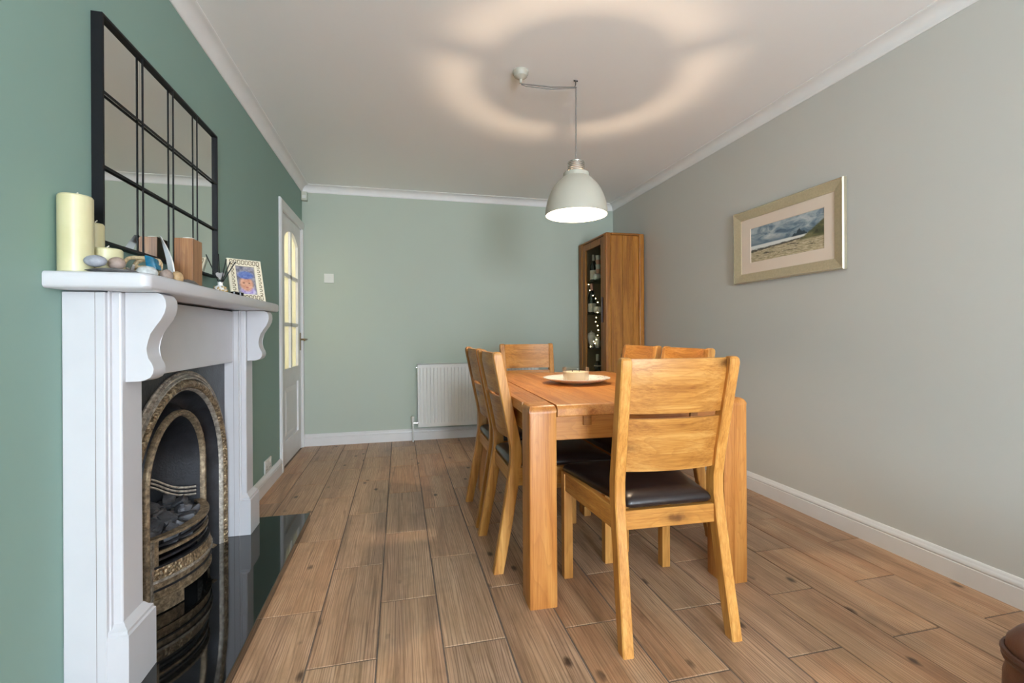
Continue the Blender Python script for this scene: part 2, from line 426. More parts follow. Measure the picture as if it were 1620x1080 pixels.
b.box(-TH, 0, FILL_WIN[1], FY0, 0, H).box(-TH, 0, YR, FILL_WIN[0], 0, H).box(-TH, 0, FILL_WIN[0], FILL_WIN[1], 0, FILL_WIN[2]).box(-TH, 0, FILL_WIN[0], FILL_WIN[1], FILL_WIN[3], H).box(-TH, 0, FY1, DY0, 0, H).box(-TH, 0, DY1, D, 0, H).box(-TH, 0, FY0, FY1, FZ, H).box(-TH, 0, DY0, DY1, DZ, H)
struct(b.build('wall_left', 'wall_green', smooth=False), 'deep sage green wall behind the fireplace and mirror', 'wall')
b = B()
b.box(-TH, WIN[0], YR - TH, YR, 0, H).box(WIN[1], W + TH, YR - TH, YR, 0, H).box(WIN[0], WIN[1], YR - TH, YR, 0, WIN[2]).box(WIN[0], WIN[1], YR - TH, YR, WIN[3], H)
struct(b.build('wall_rear', 'ceiling', smooth=False), 'pale wall with the wide window behind the viewer', 'wall')
b = B()
for x in (WIN[0], (WIN[0] + WIN[1]) / 2 - .03, WIN[1] - .06): b.box(x, x + .06, YR - .10, YR - .04, WIN[2], WIN[3])
for z in (WIN[2], WIN[3] - .06): b.box(WIN[0], WIN[1], YR - .10, YR - .04, z, z + .06)
wn = struct(b.build('window_1', 'gloss_white', smooth=False), 'wide white framed window behind the viewer', 'window')
for x0, x1 in ((WIN[0] + .06, (WIN[0] + WIN[1]) / 2 - .03), ((WIN[0] + WIN[1]) / 2 + .03, WIN[1] - .06)):
    B().box(x0, x1, YR - .072, YR - .068, WIN[2] + .06, WIN[3] - .06).build('pane', 'glass', wn, smooth=False)

for k, xw in ((2, -.08), (3, W + .02)):
    b = B()
    for y in (FILL_WIN[0], FILL_WIN[1] - .04): b.box(xw, xw + .06, y, y + .04, FILL_WIN[2], FILL_WIN[3])
    for z in (FILL_WIN[2], FILL_WIN[3] - .06): b.box(xw, xw + .06, FILL_WIN[0], FILL_WIN[1], z, z + .06)
    sw_n = struct(b.build('window_%d' % k, 'gloss_white', smooth=False), ('white framed window added for light in the green wall behind the viewer', 'white framed window added for light in the grey wall behind the viewer')[k - 2], 'window')
    for y0, y1 in ((FILL_WIN[0] + .04, FILL_WIN[1] - .04),):
        B().box(xw + .028, xw + .032, y0, y1, FILL_WIN[2] + .06, FILL_WIN[3] - .06).build('pane', 'glass', sw_n, smooth=False)
# coving
CD, CP = .064, .065
prof = [(0, H - CD), (.004, H - CD)] + [(.004 + (CP - .008) * (1 - math.cos(a)), H - CD + .004 + (CD - .008) * math.sin(a)) for a in [PI / 2 * i / 8 for i in range(9)]] + [(CP, H - .004), (CP, H), (0, H)]
# concave face: bulge towards the corner
prof = [(0, H - CD), (.005, H - CD), (.007, H - CD + .006)]
for i in range(9):
    a = PI / 2 * i / 8
    prof.append((CP - .008 - (CP - .016) * math.cos(a), H - .007 - (CD - .014) * (1 - math.sin(a))))
prof += [(CP - .003, H - .005), (CP, H - .004), (CP, H), (0, H)]
b = B().rings([[(d, YR, z) for d, z in prof], [(d, D - d, z) for d, z in prof]]); struct(b.build('trim_1', 'coving'), 'white plaster coving along the green wall', 'coving')
b = B().rings([[(d, D - d, z) for d, z in prof], [(W - d, D - d, z) for d, z in prof]]); struct(b.build('trim_2', 'coving'), 'white plaster coving along the back wall', 'coving')
b = B().rings([[(W - d, D - d, z) for d, z in prof], [(W - d, YR, z) for d, z in prof]]); struct(b.build('trim_3', 'coving'), 'white plaster coving along the grey wall', 'coving')
# baseboards
bp = [(0, 0), (.018, 0), (.018, .074), (.0155, .076), (.0155, .079), (.0185, .083), (.0185, .088), (.015, .097), (.010, .103), (.009, .108), (.006, .111), (0, .111)]
struct(B().rings([[(W - d, YR, z) for d, z in bp], [(W - d, D - d, z) for d, z in bp]]).build('baseboard_right', 'white_trim'), 'white moulded skirting board along the grey wall', 'skirting')
struct(B().rings([[(0, D - d, z) for d, z in bp], [(W - d, D - d, z) for d, z in bp]]).build('baseboard_back', 'white_trim'), 'white moulded skirting board under the radiator', 'skirting')
struct(B().rings([[(d, 2.70, z) for d, z in bp], [(d, 3.765, z) for d, z in bp]]).build('baseboard_left', 'white_trim'), 'short white skirting board between fireplace and door', 'skirting')
struct(B().rings([[(d, YR, z) for d, z in bp], [(d, 1.40, z) for d, z in bp]]).build('baseboard_left', 'white_trim'), 'white skirting board on the green wall, camera side of the fireplace', 'skirting')

# hall beyond the glazed door
hx0, hx1, hy0, hy1 = -1.5, -TH, 3.0, 4.9
b = B().box(hx0 - .05, hx0, hy0, hy1, 0, H).box(hx0, hx1, hy1, hy1 + .05, 0, H).box(hx0, hx1, hy0 - .05, hy0, 0, H).box(hx0, hx1, hy0, hy1, H, H + .05).box(hx0, hx1, hy0, hy1, -.06, 0)
struct(b.build('wall_hall', 'hall', smooth=False), 'cream hallway seen through the obscured door glass', 'wall')
hl = bpy.data.lights.new('hall_lamp', 'POINT'); hl.energy = 12; hl.color = (1, .98, .95); hl.shadow_soft_size = .08
ho = bpy.data.objects.new('hall_lamp', hl); col.objects.link(ho); ho.location = (-.85, 4.0, 2.0)

# door: frame, leaf with arched glazing and a lower panel, lever handle
dr = struct(thing('door_1', None, None, (-.03, 4.21, 0)), 'white glazed door with arched top panes beside the sage wall', 'door')
b = B()
ap = [(0, 0), (.012, 0), (.020, .010), (.020, .045), (.014, .058), (.010, .068), (0, .070)]
b.rings([[(x, 3.765 + u, 0) for x, u in ap], [(x, 3.765 + u, 2.055 - (0 if u < .001 else u)) for x, u in ap]])
b.rings([[(x, 3.765 + u, 2.055 - u) for x, u in ap], [(x, D - .001, 2.055 - u) for x, u in ap]])
b.box(0, .014, 4.585, D - .001, 0, 1.985)
b.build('architrave', 'white_trim', dr)
B().box(-TH, 0, DY0, DY0 + .012, 0, DZ).box(-TH, 0, DY1 - .012, DY1, 0, DZ).box(-TH, 0, DY0, DY1, DZ - .012, DZ).build('jamb', 'white_trim', dr, smooth=False)
LY0, LY1, LX0, LX1 = DY0 + .014, DY1 - .014, -.047, -.006
GY = ((3.965, 4.19), (4.235, 4.465)); GZ = ((.755, 1.095), (1.125, 1.49), (1.52, None))
def arch_top(y): return 1.80 + .085 * (1 - ((y - 4.215) / .25) ** 2)
b = B()
b.box(LX0, LX1, LY0, GY[0][0], .008, 1.975).box(LX0, LX1, GY[1][1], LY1, .008, 1.975)
b.box(LX0, LX1, GY[0][0], GY[1][1], .008, .185).box(LX0, LX1, GY[0][0], GY[1][1], .625, GZ[0][0])
tp = [(GY[0][0] + (GY[1][1] - GY[0][0]) * i / 16) for i in range(17)]
b.prism([(y, arch_top(y)) for y in tp] + [(GY[1][1], 1.975), (GY[0][0], 1.975)], 'x', LX0, LX1)
leaf = b.build('leaf', 'white_satin', dr, smooth=False)
b = B().box(LX0 + .006, LX1 - .002, GY[0][1], GY[1][0], GZ[0][0], 1.88)
b.build('mullion', 'white_satin', leaf, smooth=False)
for z in (GZ[0][1], GZ[1][1]): B().box(LX0 + .006, LX1 - .002, GY[0][0], GY[1][1], z, z + .03).build('glazing_bar', 'white_satin', leaf, smooth=False)
for y0, y1 in GY:
    for z0, z1 in GZ:
        if z1: B().box(-.030, -.026, y0 - .004, y1 + .004, z0 - .004, z1 + .004).build('pane', 'obscured', leaf, smooth=False)
        else:
            yy = [y0 + (y1 - y0) * i / 8 for i in range(9)]
            B().prism([(y, arch_top(y) + .003) for y in yy] + [(y1, z0 - .004), (y0, z0 - .004)], 'x', -.030, -.026).build('pane', 'obscured', leaf, smooth=False)
b = B().box(-.034, -.020, GY[0][0] - .002, GY[1][1] + .002, .183, .627)
b.hexa([(-.02, 4.0, .215), (-.02, 4.43, .215), (-.02, 4.43, .595), (-.02, 4.0, .595), (-.010, 4.03, .245), (-.010, 4.40, .245), (-.010, 4.40, .565), (-.010, 4.03, .565)])
b.build('lower_panel', 'white_satin', dr, smooth=False)
h = B().box(-.006, 0, 4.525, 4.558, .885, 1.045, .004).build('handle_plate', 'brass_dull', dr)
B().tube([(0, 4.541, .985), (.045, 4.541, .985), (.052, 4.530, .985), (.052, 4.45, .982), (.050, 4.43, .979)], .008, 10).build('lever', 'brass_dull', h)

# ------------------------------------------------------------------ fireplace surround
CY = 2.085
fp = thing('fireplace_surround', 'white painted timber fireplace surround with scrolled corbels and mantel shelf', 'fireplace', (.1, CY, .042))
SZ0, SZ1 = 1.150, 1.193
HZ = .042
# mantel shelf with rounded front corners
def rrect(x0, x1, y0, y1, r, n=5):
    pts = [(x0, y0)]
    for i in range(n + 1):
        a = -PI / 2 + PI / 2 * i / n; pts.append((x1 - r + r * math.cos(a), y0 + r + r * math.sin(a)))
    for i in range(n + 1):
        a = PI / 2 * i / n; pts.append((x1 - r + r * math.cos(a), y1 - r + r * math.sin(a)))
    pts.append((x0, y1)); return pts
b = B(); e = .008; rs = []
for z, i in ((SZ0, e), (SZ0 + .003, .003), (SZ0 + e, 0), (SZ1 - e, 0), (SZ1 - .003, .003), (SZ1, e)):
    rs.append([(x, y, z) for x, y in rrect(.001, .232 - i, 1.404 + i, 2.766 - i, .022)])
b.rings(rs); b.build('mantel_shelf', 'gloss_white', fp)
LEGS = ((1.496, 1.602), (2.563, 2.669))
for li, (y0, y1) in enumerate(LEGS):
    leg = B().box(.001, .098, y0 - .023, y1 + .023, HZ + .0005, SZ0 - .004, .002, 1).box(.098, .103, y0 - .010, y1 + .010, HZ + .0005, SZ0 - .001).box(.095, .125, y0, y1, HZ + .0005, SZ0 - .001, .006, 3).build('leg', 'gloss_white', fp)
    # shadow-gap strip along the return
    for yy in (y0 - .0234, y1 + .0226): B().box(.0755, .0765, yy, yy + .0008, HZ, SZ0 - .004).build('joint', 'grout', leg, smooth=False)
    # plinth block with moulded top
    p0, p1 = y0 - .020, y1 + .021
    pb = B().box(.0, .148, p0, p1, HZ + .0005, .205)
    pp = [(.148, .205), (.148, .212), (.143, .216), (.143, .224), (.134, .231), (.126, .242), (.09, .242)]
    rs = []
    for x, z in pp[:-1]:
        i = .148 - x
        rs.append([(.05, p0 + i, z), (x, p0 + i, z), (x, p1 - i, z), (.05, p1 - i, z)])
    pb.rings(rs); pb.build('plinth_block', 'gloss_white', leg, ang=25)
    # scrolled corbel: S profile in x,z
    key = [(.125, 1.149), (.205, 1.149), (.2165, 1.143), (.2235, 1.130), (.2255, 1.112), (.222, 1.093), (.213, 1.074), (.200, 1.055), (.187, 1.034), (.178, 1.012), (.1745, .992), (.176, .976), (.182, .962), (.190, .948), (.194, .934), (.192, .920), (.185, .909), (.172, .902), (.158, .899), (.125, .8985)]
    B().prism(key, 'y', y0 + .016, y1 - .016, .0025).build('corbel', 'gloss_white', leg, ang=28)
fr = B().box(.002, .073, LEGS[0][1] + .02, LEGS[1][0] - .02, .896, SZ0 - .006, .002, 1).build('frieze', 'gloss_white', fp)
B().box(.0735, .0745, LEGS[0][1] + .03, LEGS[1][0] - .03, SZ0 - .0075, SZ0 - .0035).build('gap_line', 'black_slot', fr, smooth=False)

# hearth slab
tag(B().box(.001, .380, 1.395, 2.775, 0.0005, HZ, .003, 2).build('hearth', 'granite'), 'polished black granite hearth slab below the fireplace', 'hearth')

# ------------------------------------------------------------------ cast-iron arched insert
IC = 2.087
ins = thing('fireplace_insert', 'black cast iron arched fireplace insert with bronze beaded arch', 'fireplace insert', (.03, IC, HZ))
def archpath(a, bb_, zc, z0, n=40, m=8):
    pts = [(IC - a, z0 + (zc - z0) * i / m) for i in range(m)]
    pts += [(IC - a * math.cos(PI * i / n), zc + bb_ * math.sin(PI * i / n)) for i in range(n + 1)]
    pts += [(IC + a, zc - (zc - z0) * i / m) for i in range(1, m + 1)]
    return pts
def normals(pts):
    out = []
    for i in range(len(pts)):
        p, q = pts[max(i - 1, 0)], pts[min(i + 1, len(pts) - 1)]
        dy, dz = q[0] - p[0], q[1] - p[1]; L = math.hypot(dy, dz); out.append((-dz / L, dy / L))
    return out
def sweep(pts, prof, name, mat, parent, closed=True):
    """prof: (offset outward, x)"""
    nn = normals(pts)
    rs = [[(x, p[0] + n[0] * o, p[1] + n[1] * o) for o, x in prof] for p, n in zip(pts, nn)]
    return B().rings(rs, cap=closed, closed=closed).build(name, mat, parent, ang=40)
OUT = archpath(.43, .445, .415, HZ + .001)
plate_poly = [(1.622, HZ + .001), (1.622, .9), (2.546, .9), (2.546, HZ + .001)] + OUT[::-1]
B().prism([(1.6225, HZ + .001)] + [(1.6225, .8955), (2.5455, .8955), (2.5455, HZ + .001)] + [(y, z) for y, z in OUT[::-1]], 'x', .012, .036).build('front_plate', 'iron', ins, smooth=False)
sweep(OUT, [(.028, .036), (.028, .041), (.024, .045), (.020, .041), (.017, .040), (.014, .048), (.010, .049), (.007, .043), (.004, .043), (.001, .052), (-.004, .053), (-.007, .046), (-.008, .036)], 'outer_moulding', 'steel_edge', ins)
sweep(OUT, [(-.007, .036), (-.008, .050), (-.014, .060), (-.024, .063), (-.034, .058), (-.039, .048), (-.040, .036)], 'bronze_arch', 'bronze_bead', ins)
sweep(OUT, [(-.0395, .036), (-.0395, .047), (-.043, .051), (-.047, .047), (-.050, .034)], 'inner_bead', 'steel_edge', ins)
INN = archpath(.25, .25, .48, .10)
OIN = [(p[0] + n[0] * -.049, p[1] + n[1] * -.049) for p, n in zip(OUT, normals(OUT))]
rs = []
for k in range(13):
    f = k / 12
    x = .036 - .062 * math.sin(PI * min(1, f * 1.0)) ** .8 - .014 * f
    rs.append([(x, a[0] + (c[0] - a[0]) * f, a[1] + (c[1] - a[1]) * f) for a, c in zip(OIN, INN)])
B().rings(rs, cap=False, closed=False).build('cove', 'iron', ins, ang=80)
sweep(INN, [(.004, .012), (.005, .022), (.001, .028), (-.004, .026), (-.008, .031), (-.015, .030), (-.019, .024), (-.020, .010)], 'inner_arch', 'bronze', ins)
# fire chamber: cheeks and back
INi = [(p[0] + n[0] * -.018, p[1] + n[1] * -.018) for p, n in zip(INN, normals(INN))]
BKp = [(IC + (p[0] - IC) * .62, .12 + (p[1] - .12) * .93) for p in INi]
rs = [[(.014 + (-.19) * f, a[0] + (c[0] - a[0]) * f, a[1] + (c[1] - a[1]) * f) for a, c in zip(INi, BKp)] for f in (0, .33, .66, 1)]
B().rings(rs, cap=False, closed=False).build('cheeks', 'iron_dark', ins, ang=80)
B().prism(BKp, 'x', -.19, -.174).build('fire_back', 'firebrick', ins, smooth=False)
for k in range(3):
    plan = [(-.171, IC - .06), (-.171, IC + .118), (.004, IC + .206)]; path = []
    for i in range(31):
        f = i / 30
        if f < .5: p, q, g_ = plan[0], plan[1], f * 2
        else: p, q, g_ = plan[1], plan[2], f * 2 - 1
        z = .372 + .075 / (1 + math.exp((f - .70) * 15)) - .016 * k
        path.append((p[0] + (q[0] - p[0]) * g_, p[1] + (q[1] - p[1]) * g_, z))
    B().tube(path, .0050, 6).build('rib', 'steel_edge', ins)
b = B().box(-.30, -.27, 1.662, 2.518, .043, .863).box(-.27, .010, 1.662, 1.672, .043, .863).box(-.27, .010, 2.508, 2.518, .043, .863).box(-.27, .010, 1.672, 2.508, .043, .053).box(-.27, .010, 1.672, 2.508, .853, .863)
b.build('firebox_shell', 'iron_dark', ins, smooth=False)
# grate: bowed basket
GC, GH, GS, GX = 2.095, .222, .09, .012
def gx(t, ex=0.0):
    R = (GH * GH + GS * GS) / (2 * GS); return GX + ex + math.sqrt(max(R * R - t * t, 0)) - (R - GS)
def gband(name, mat, z0, z1, ex0=0.0, th=.010, ex1=None, par=None, t0=-1.0, t1=1.0, n=28):
    ex1 = ex0 if ex1 is None else ex1; rs = []
    for i in range(n + 1):
        t = GH * (t0 + (t1 - t0) * i / n)
        rs.append([(gx(t, ex0) - th, GC + t, z0), (gx(t, ex0), GC + t, z0), (gx(t, ex1), GC + t, z1), (gx(t, ex1) - th, GC + t, z1)])
    return B().rings(rs).build(name, mat, par or grate, ang=50)
grate = thing('fire_grate', 'bow fronted bronze fire grate holding the coals', 'grate', (.06, GC, HZ))
gband('top_rim', 'bronze', .302, .312, .004, .034)
gband('bar', 'iron', .276, .284, -.004, .010)
gband('bar', 'bronze', .252, .262, .0, .012)
gband('bar', 'iron', .228, .236, -.004, .010)
gband('ornate_band', 'bronze_bead', .168, .206, .012, .016, .004)
gband('band_lip', 'steel_edge', .158, .168, .016, .02)
gband('band_lip', 'iron', .206, .214, .006, .016)
gband('ash_cover', 'bronze', .100, .158, .006, .008, .008)
gband('ash_lip', 'bronze', .092, .100, .012, .014)
gband('ash_lip', 'iron', .128, .135, .012, .006)
for sgn in (-1, 1):
    gband('ash_cover_end', 'bronze', .046, .092, .006, .008, None, None, *((-1, -.55) if sgn < 0 else (.62, 1)), n=8)
    t = sgn * GH * .985
    B().box(gx(t) - .012, gx(t) + .012, GC + t - .012, GC + t + .012, HZ + .001, .305, .003).build('upright', 'steel_edge', grate)
    gband('bar_end', 'bronze', .210, .302, .004, .012, None, None, *((-1, -.90) if sgn < 0 else (.90, 1)), n=3)
tt = GH * .72
kb = B().tube([(gx(tt) - .004, GC + tt, .118), (gx(tt) + .012, GC + tt + .006, .118), (gx(tt) + .020, GC + tt + .010, .118), (gx(tt) + .032, GC + tt + .016, .118)], .007, 10, radii=[.006, .006, .010, .002]).build('knob', 'bronze', grate)
B().box(-.02, .03, GC - .19, GC + .19, .055, .062).build('tray', 'iron_dark', grate)
b = B()
rs = []
for i in range(21):
    t = GH * (-.93 + 1.86 * i / 20); rs.append([(-.15, GC + t * .62, .248), (gx(t) - .016, GC + t, .248), (gx(t) - .016, GC + t, .254), (-.15, GC + t * .62, .254)])
b.rings(rs).build('coal_bed', 'iron_dark', grate)
# coals
coal_meshes = []
for k in range(5):
    b = B(); v = bmesh.ops.create_cube(b.bm, size=1.0)['verts']
    bmesh.ops.subdivide_edges(b.bm, edges=b.bm.edges[:], cuts=2, use_grid_fill=True)
    sx, sy, sz = random.uniform(.046, .060), random.uniform(.038, .050), random.uniform(.030, .040)
    for q in b.bm.verts:
        d = q.co.normalized() * .62; p = q.co.lerp(d, .42) + Vector([random.uniform(-.07, .07) for _ in range(3)])
        q.co = Vector((p.x * sx, p.y * sy, p.z * sz))
    o = b.build('coal', 'coal', local=True, ang=25); coal_meshes.append(o.data); bpy.data.objects.remove(o)
n = 0
for layer, (zz, cnt) in enumerate(((.270, 22), (.292, 18), (.312, 9))):
    placed = []; tries = 0
    while len(placed) < cnt and tries < 4000:
        tries += 1
        f = random.uniform(0, 1)
        t = random.uniform(-.86, .86) * GH * (1 - .3 * f); x = (gx(t) - .045 - layer * .012) * (1 - f) + (-.125) * f
        if all((x - px_) ** 2 + (t - py_) ** 2 > .043 ** 2 for px_, py_ in placed):
            placed.append((x, t))
    for x, t in placed:
        o = bpy.data.objects.new('coal', random.choice(coal_meshes)); col.objects.link(o)
        o.location = (x, GC + t, zz + .25 * max(0, .02 - x)); o.rotation_euler = (random.uniform(-.6, .6), random.uniform(-.6, .6), random.uniform(0, 6.28))
        tag(o, 'angular grey imitation coal lying in the fire grate', 'coal', 'coals in the fire grate')

# ------------------------------------------------------------------ mirror
MY0, MY1, MZ0, MZ1, MX = 1.60, 2.487, 1.300, 1.972, .030
mr = thing('wall_mirror', 'black metal framed wall mirror divided into twelve panes above the mantel', 'mirror', (.015, (MY0 + MY1) / 2, MZ0))
fw = .0075
b = B().box(.001, MX, MY0, MY0 + fw, MZ0, MZ1).box(.001, MX, MY1 - fw, MY1, MZ0, MZ1).box(.001, MX, MY0 + fw, MY1 - fw, MZ0, MZ0 + fw).box(.001, MX, MY0 + fw, MY1 - fw, MZ1 - fw, MZ1)
b.build('frame', 'black_metal', mr, smooth=False)
cw, rh = (MY1 - MY0 - 2 * fw) / 4, (MZ1 - MZ0 - 2 * fw) / 3
for i in range(4):
    for j in range(3):
        B().box(.014, .018, MY0 + fw + cw * i + .0005, MY0 + fw + cw * (i + 1) - .0005, MZ0 + fw + rh * j + .0005, MZ0 + fw + rh * (j + 1) - .0005).build('pane', 'mirror', mr, smooth=False)
for i in range(1, 4): B().box(.0245, .028, MY0 + fw + cw * i - .0035, MY0 + fw + cw * i + .0035, MZ0 + fw, MZ1 - fw).build('bar', 'black_metal', mr, smooth=False)
for j in range(1, 3): B().box(.0235, .0275, MY0 + fw, MY1 - fw, MZ0 + fw + rh * j - .0035, MZ0 + fw + rh * j + .0035).build('bar', 'black_metal', mr, smooth=False)

# ------------------------------------------------------------------ things on the mantel shelf
def candle(name, label, x, y, r, h, dish=.006):
    c = thing(name, label, 'candle', (x, y, SZ1), 0, 'cream pillar candles')
    B().lathe([(r - .003, 0), (r, .003), (r, h - .004), (r - .003, h), (r - .010, h - .001), (r * .4, h - dish), (0, h - dish)], (0, 0, 0), 40).build('wax', 'wax', c, local=True)
    B().tube([(0, 0, h - dish - .002), (.001, .0005, h + .006), (.005, .002, h + .010)], .0016, 6).build('wick', 'wick', c, local=True)
    return c
candle('pillar_candle', 'tallest cream pillar candle at the shelf end', .040, 1.462, .0365, .203)
candle('pillar_candle', 'slim cream candle half hidden behind the tallest candle', .0235, 1.573, .0215, .155)
candle('pillar_candle', 'low wide cream candle behind the pebbles', .070, 1.538, .036, .078, .010)
def rock(name, label, mat, c, s, jit=.05, rot=0, sub=2, group='stones on the mantel'):
    b = B().ico(c, 1, sub, s, jit, rot); return tag(b.build(name, mat, ang=60), label, 'stone', group)
rock('pebble', 'smooth oval grey pebble in front of the tall candle', 'pebble_grey', (.097, 1.437, 1.193 + .0305), (.025, .017, .0155), .01, .05, 3)
rock('pebble', 'rounded brown pebble in front of the low candle', 'pebble_brown', (.118, 1.490, 1.193 + .032), (.020, .018, .018), .015, 0, 3)
rock('slate_shard', 'long thin slate shard under the two pebbles', 'slate', (.124, 1.462, 1.193 + .0075), (.055, .045, .0072), .08, .15)
rock('slate_shard', 'small slate shard at the foot of the wooden tealight block', 'slate', (.140, 1.875, 1.193 + .0165), (.022, .060, .016), .10, -.1)
rock('quartz_pebble', 'pale speckled quartz pebble near the shelf corner', 'quartz', (.142, 1.592, 1.193 + .0205), (.027, .025, .0200), .03, .2, 3)
rock('pebble', 'small pinkish stone beside the pale quartz pebble', 'pebble_brown', (.162, 1.665, 1.193 + .0205), (.018, .02, .020), .06)
rock('pebble', 'small golden tan stone beside the pinkish stone', 'tan_stone', (.168, 1.722, 1.193 + .0215), (.019, .022, .021), .06)
# shell and rope wreath
wr = thing('shell_garland', 'rope and driftwood garland with teal glazed piece behind the quartz pebble', 'ornament', (.095, 1.67, SZ1))
for k, (r0, cx, cy, cz, tx) in enumerate(((.034, -.010, -.012, .052, .5), (.030, .012, .004, .058, .9), (.036, .004, .022, .048, .3), (.026, -.004, .034, .044, 1.1))):
    path = []
    for i in range(33):
        a = 2 * PI * i / 32
        u_, w_ = r0 * math.cos(a), r0 * .9 * math.sin(a) + .004 * math.sin(3 * a)
        path.append((cx + u_, cy + w_ * math.sin(tx), cz + w_ * math.cos(tx)))
    B().tube(path, .0058, 8).build('rope', 'rope', wr, local=True)
B().hexa([(.022, -.030, .040), (.050, -.026, .036), (.052, .010, .036), (.024, .010, .040), (.014, -.026, .084), (.040, -.024, .076), (.042, .006, .072), (.016, .008, .082)], .006, 2).build('teal_piece', 'teal', wr, local=True)
for k in range(5):
    a = .4 + k * 1.25
    B().tube([(.02 * math.cos(a), .03 * math.sin(a) - .01, .012 + .006 * k), (.036 * math.cos(a + .6), .052 * math.sin(a + .6), .034 + .004 * k)], .005, 7, radii=[.007, .003]).build('driftwood', 'driftwood', wr, local=True)
for k in range(6):
    B().ico((random.uniform(-.03, .04), random.uniform(-.05, .04), .013 + random.uniform(0, .012)), .012, 1, (1, 1.3, .9), .12).build('shell', 'quartz', wr, local=True)
# slender white curved ornament
pts = []
for i in range(17):
    f = i / 16; pts.append((.028 + .020 * f ** 1.6 + .030 * f, 1.905 - .06 * f, f))
b = B(); rs = []
for i in range(17):
    f = i / 16; x = .104 - .050 * f + .012 * math.sin(PI * f); y = 1.845 + .03 * f; z = SZ1 + .003 + .180 * f; w = .022 * (1 - f) ** .5 * (.45 + .55 * math.sin(PI * (.15 + .85 * (1 - f)))) + .005
    rs.append([(x - w * .8, y + .012, z), (x + w * .35, y - .006, z), (x + w * .45, y, z), (x - w * .5, y + .018, z)])
b.rings(rs); tag(b.build('curved_ornament', 'polished_white', ang=60), 'slender polished white curved ornament in front of the mirror', 'ornament')
# wooden tealight block
bk = thing('tealight_block', 'tall square wooden tealight holder on the mantel', 'tealight holder', (.076, 2.045, SZ1))
B().box(-.031, .031, -.045, .045, 0, .203, .0025, 2).build('block', 'block_wood', bk, local=True)
B().lathe([(.019, .199), (.019, .210), (.017, .2105), (.015, .206), (0, .206)], (0, 0, 0), 24).build('tealight', 'tealight', bk, local=True)
rock('pebble', 'tiny brown stone at the corner of the wooden tealight block', 'pebble_brown', (.172, 2.02, 1.193 + .008), (.010, .014, .008), .08)
# reed diffuser
rd = thing('reed_diffuser', 'jewelled reed diffuser bottle with black reeds and a heart', 'diffuser', (.110, 2.27, SZ1))
B().lathe([(.022, 0), (.025, .004), (.025, .036), (.020, .046), (.010, .052), (.010, .064), (.012, .066), (0, .066)], (0, 0, 0), 24).build('bottle', 'porcelain', rd, local=True)
b = B()
for k in range(70):
    a = random.uniform(0, 2 * PI); z = random.uniform(.004, .045); r = .0255 if z < .037 else .0255 - (z - .037) * .55
    b.ico((r * math.cos(a), r * math.sin(a), z), .0042, 1)
tag(b.build('beads', 'foil_gold', rd, local=True), 'gold and crystal beads', None, None, 'stuff')
for dx, dy, L in ((-.060, .02, .135), (-.048, -.03, .14), (-.020, .04, .15), (.032, -.02, .12), (.058, .035, .125), (.062, -.045, .12)):
    d = Vector((dx, dy, L)).normalized() * L
    B().tube([(0, 0, .05), (d.x, d.y, .05 + d.z)], .0022, 6).build('reed', 'reed', rd, local=True)
b = B(); hp = []
for i in range(24):
    a = 2 * PI * i / 24; hp.append((.0011 * 16 * math.sin(a) ** 3, .095 + .0011 * (13 * math.cos(a) - 5 * math.cos(2 * a) - 2 * math.cos(3 * a) - math.cos(4 * a))))
b.prism(hp, 'y', -.004, .004, .0015).build('heart', 'driftwood', rd, local=True)
for k, (x, y) in enumerate(((.150, 2.315), (.163, 2.355), (.060, 2.235))):
    t_ = thing('glass_votive', ('small black glass votive beside the reed diffuser', 'small black glass votive next to the photo frame', 'small black glass votive behind the reed diffuser')[k], 'votive', (x, y, SZ1), 0, 'black votives')
    B().lathe([(.011, 0), (.013, .002), (.0135, .026), (.012, .027), (.011, .006), (0, .006)], (0, 0, 0), 20).build('cup', 'black_gloss', t_, local=True)
    B().lathe([(.0138, .026), (.0150, .0275), (.0138, .029), (.0120, .0275)], (0, 0, 0), 20, True).build('rim', 'chrome', t_, local=True)
# ivory photo frame leaning back
def photo_mat():
    t = NT('baby_print'); s = t.sep(t.obj()); u, v = s[0], s[2]
    nz = t.noise(t.obj(), 60, 3)
    def ell(cx, cy, rx, ry, soft=.30):
        d = t.math('SQRT', t.math('ADD', t.math('POWER', t.math('DIVIDE', t.math('SUBTRACT', u, cx), rx), 2), t.math('POWER', t.math('DIVIDE', t.math('SUBTRACT', v, cy), ry), 2)))
        return t.ramp(d, [(1 - soft, 1.0), (1.0, 0.0)])
    c = t.ramp(nz, [(.3, C(96, 98, 112)), (.7, C(168, 164, 172))])
    c = t.mix(ell(.004, .022, .040, .028), c, t.ramp(nz, [(.3, C(150, 130, 190)), (.7, C(214, 206, 228))]))
    c = t.mix(ell(.0, .058, .036, .044), c, t.ramp(nz, [(.3, C(190, 132, 104)), (.7, C(226, 178, 150))]))
    c = t.mix(ell(.0, .103, .042, .024), c, t.ramp(nz, [(.3, C(74, 96, 160)), (.7, C(120, 142, 196))]))
    for x in (-.012, .013): c = t.mix(ell(x, .062, .006, .003, .5), c, C(90, 62, 54))
    c = t.mix(ell(.001, .040, .009, .003, .5), c, C(176, 96, 88))
    t.set(Base_Color=c, Roughness=.2); return t.m
pf = thing('photo_frame', 'ivory pierced photo frame with baby portrait leaning at the shelf end', 'photo frame', (.1600, 2.500, SZ1), math.radians(39))
hold = math.radians(16)
def lean(o): o.rotation_euler = (-hold, 0, 0); return o
FW, FH, FB = .158, .216, .036
b = B()
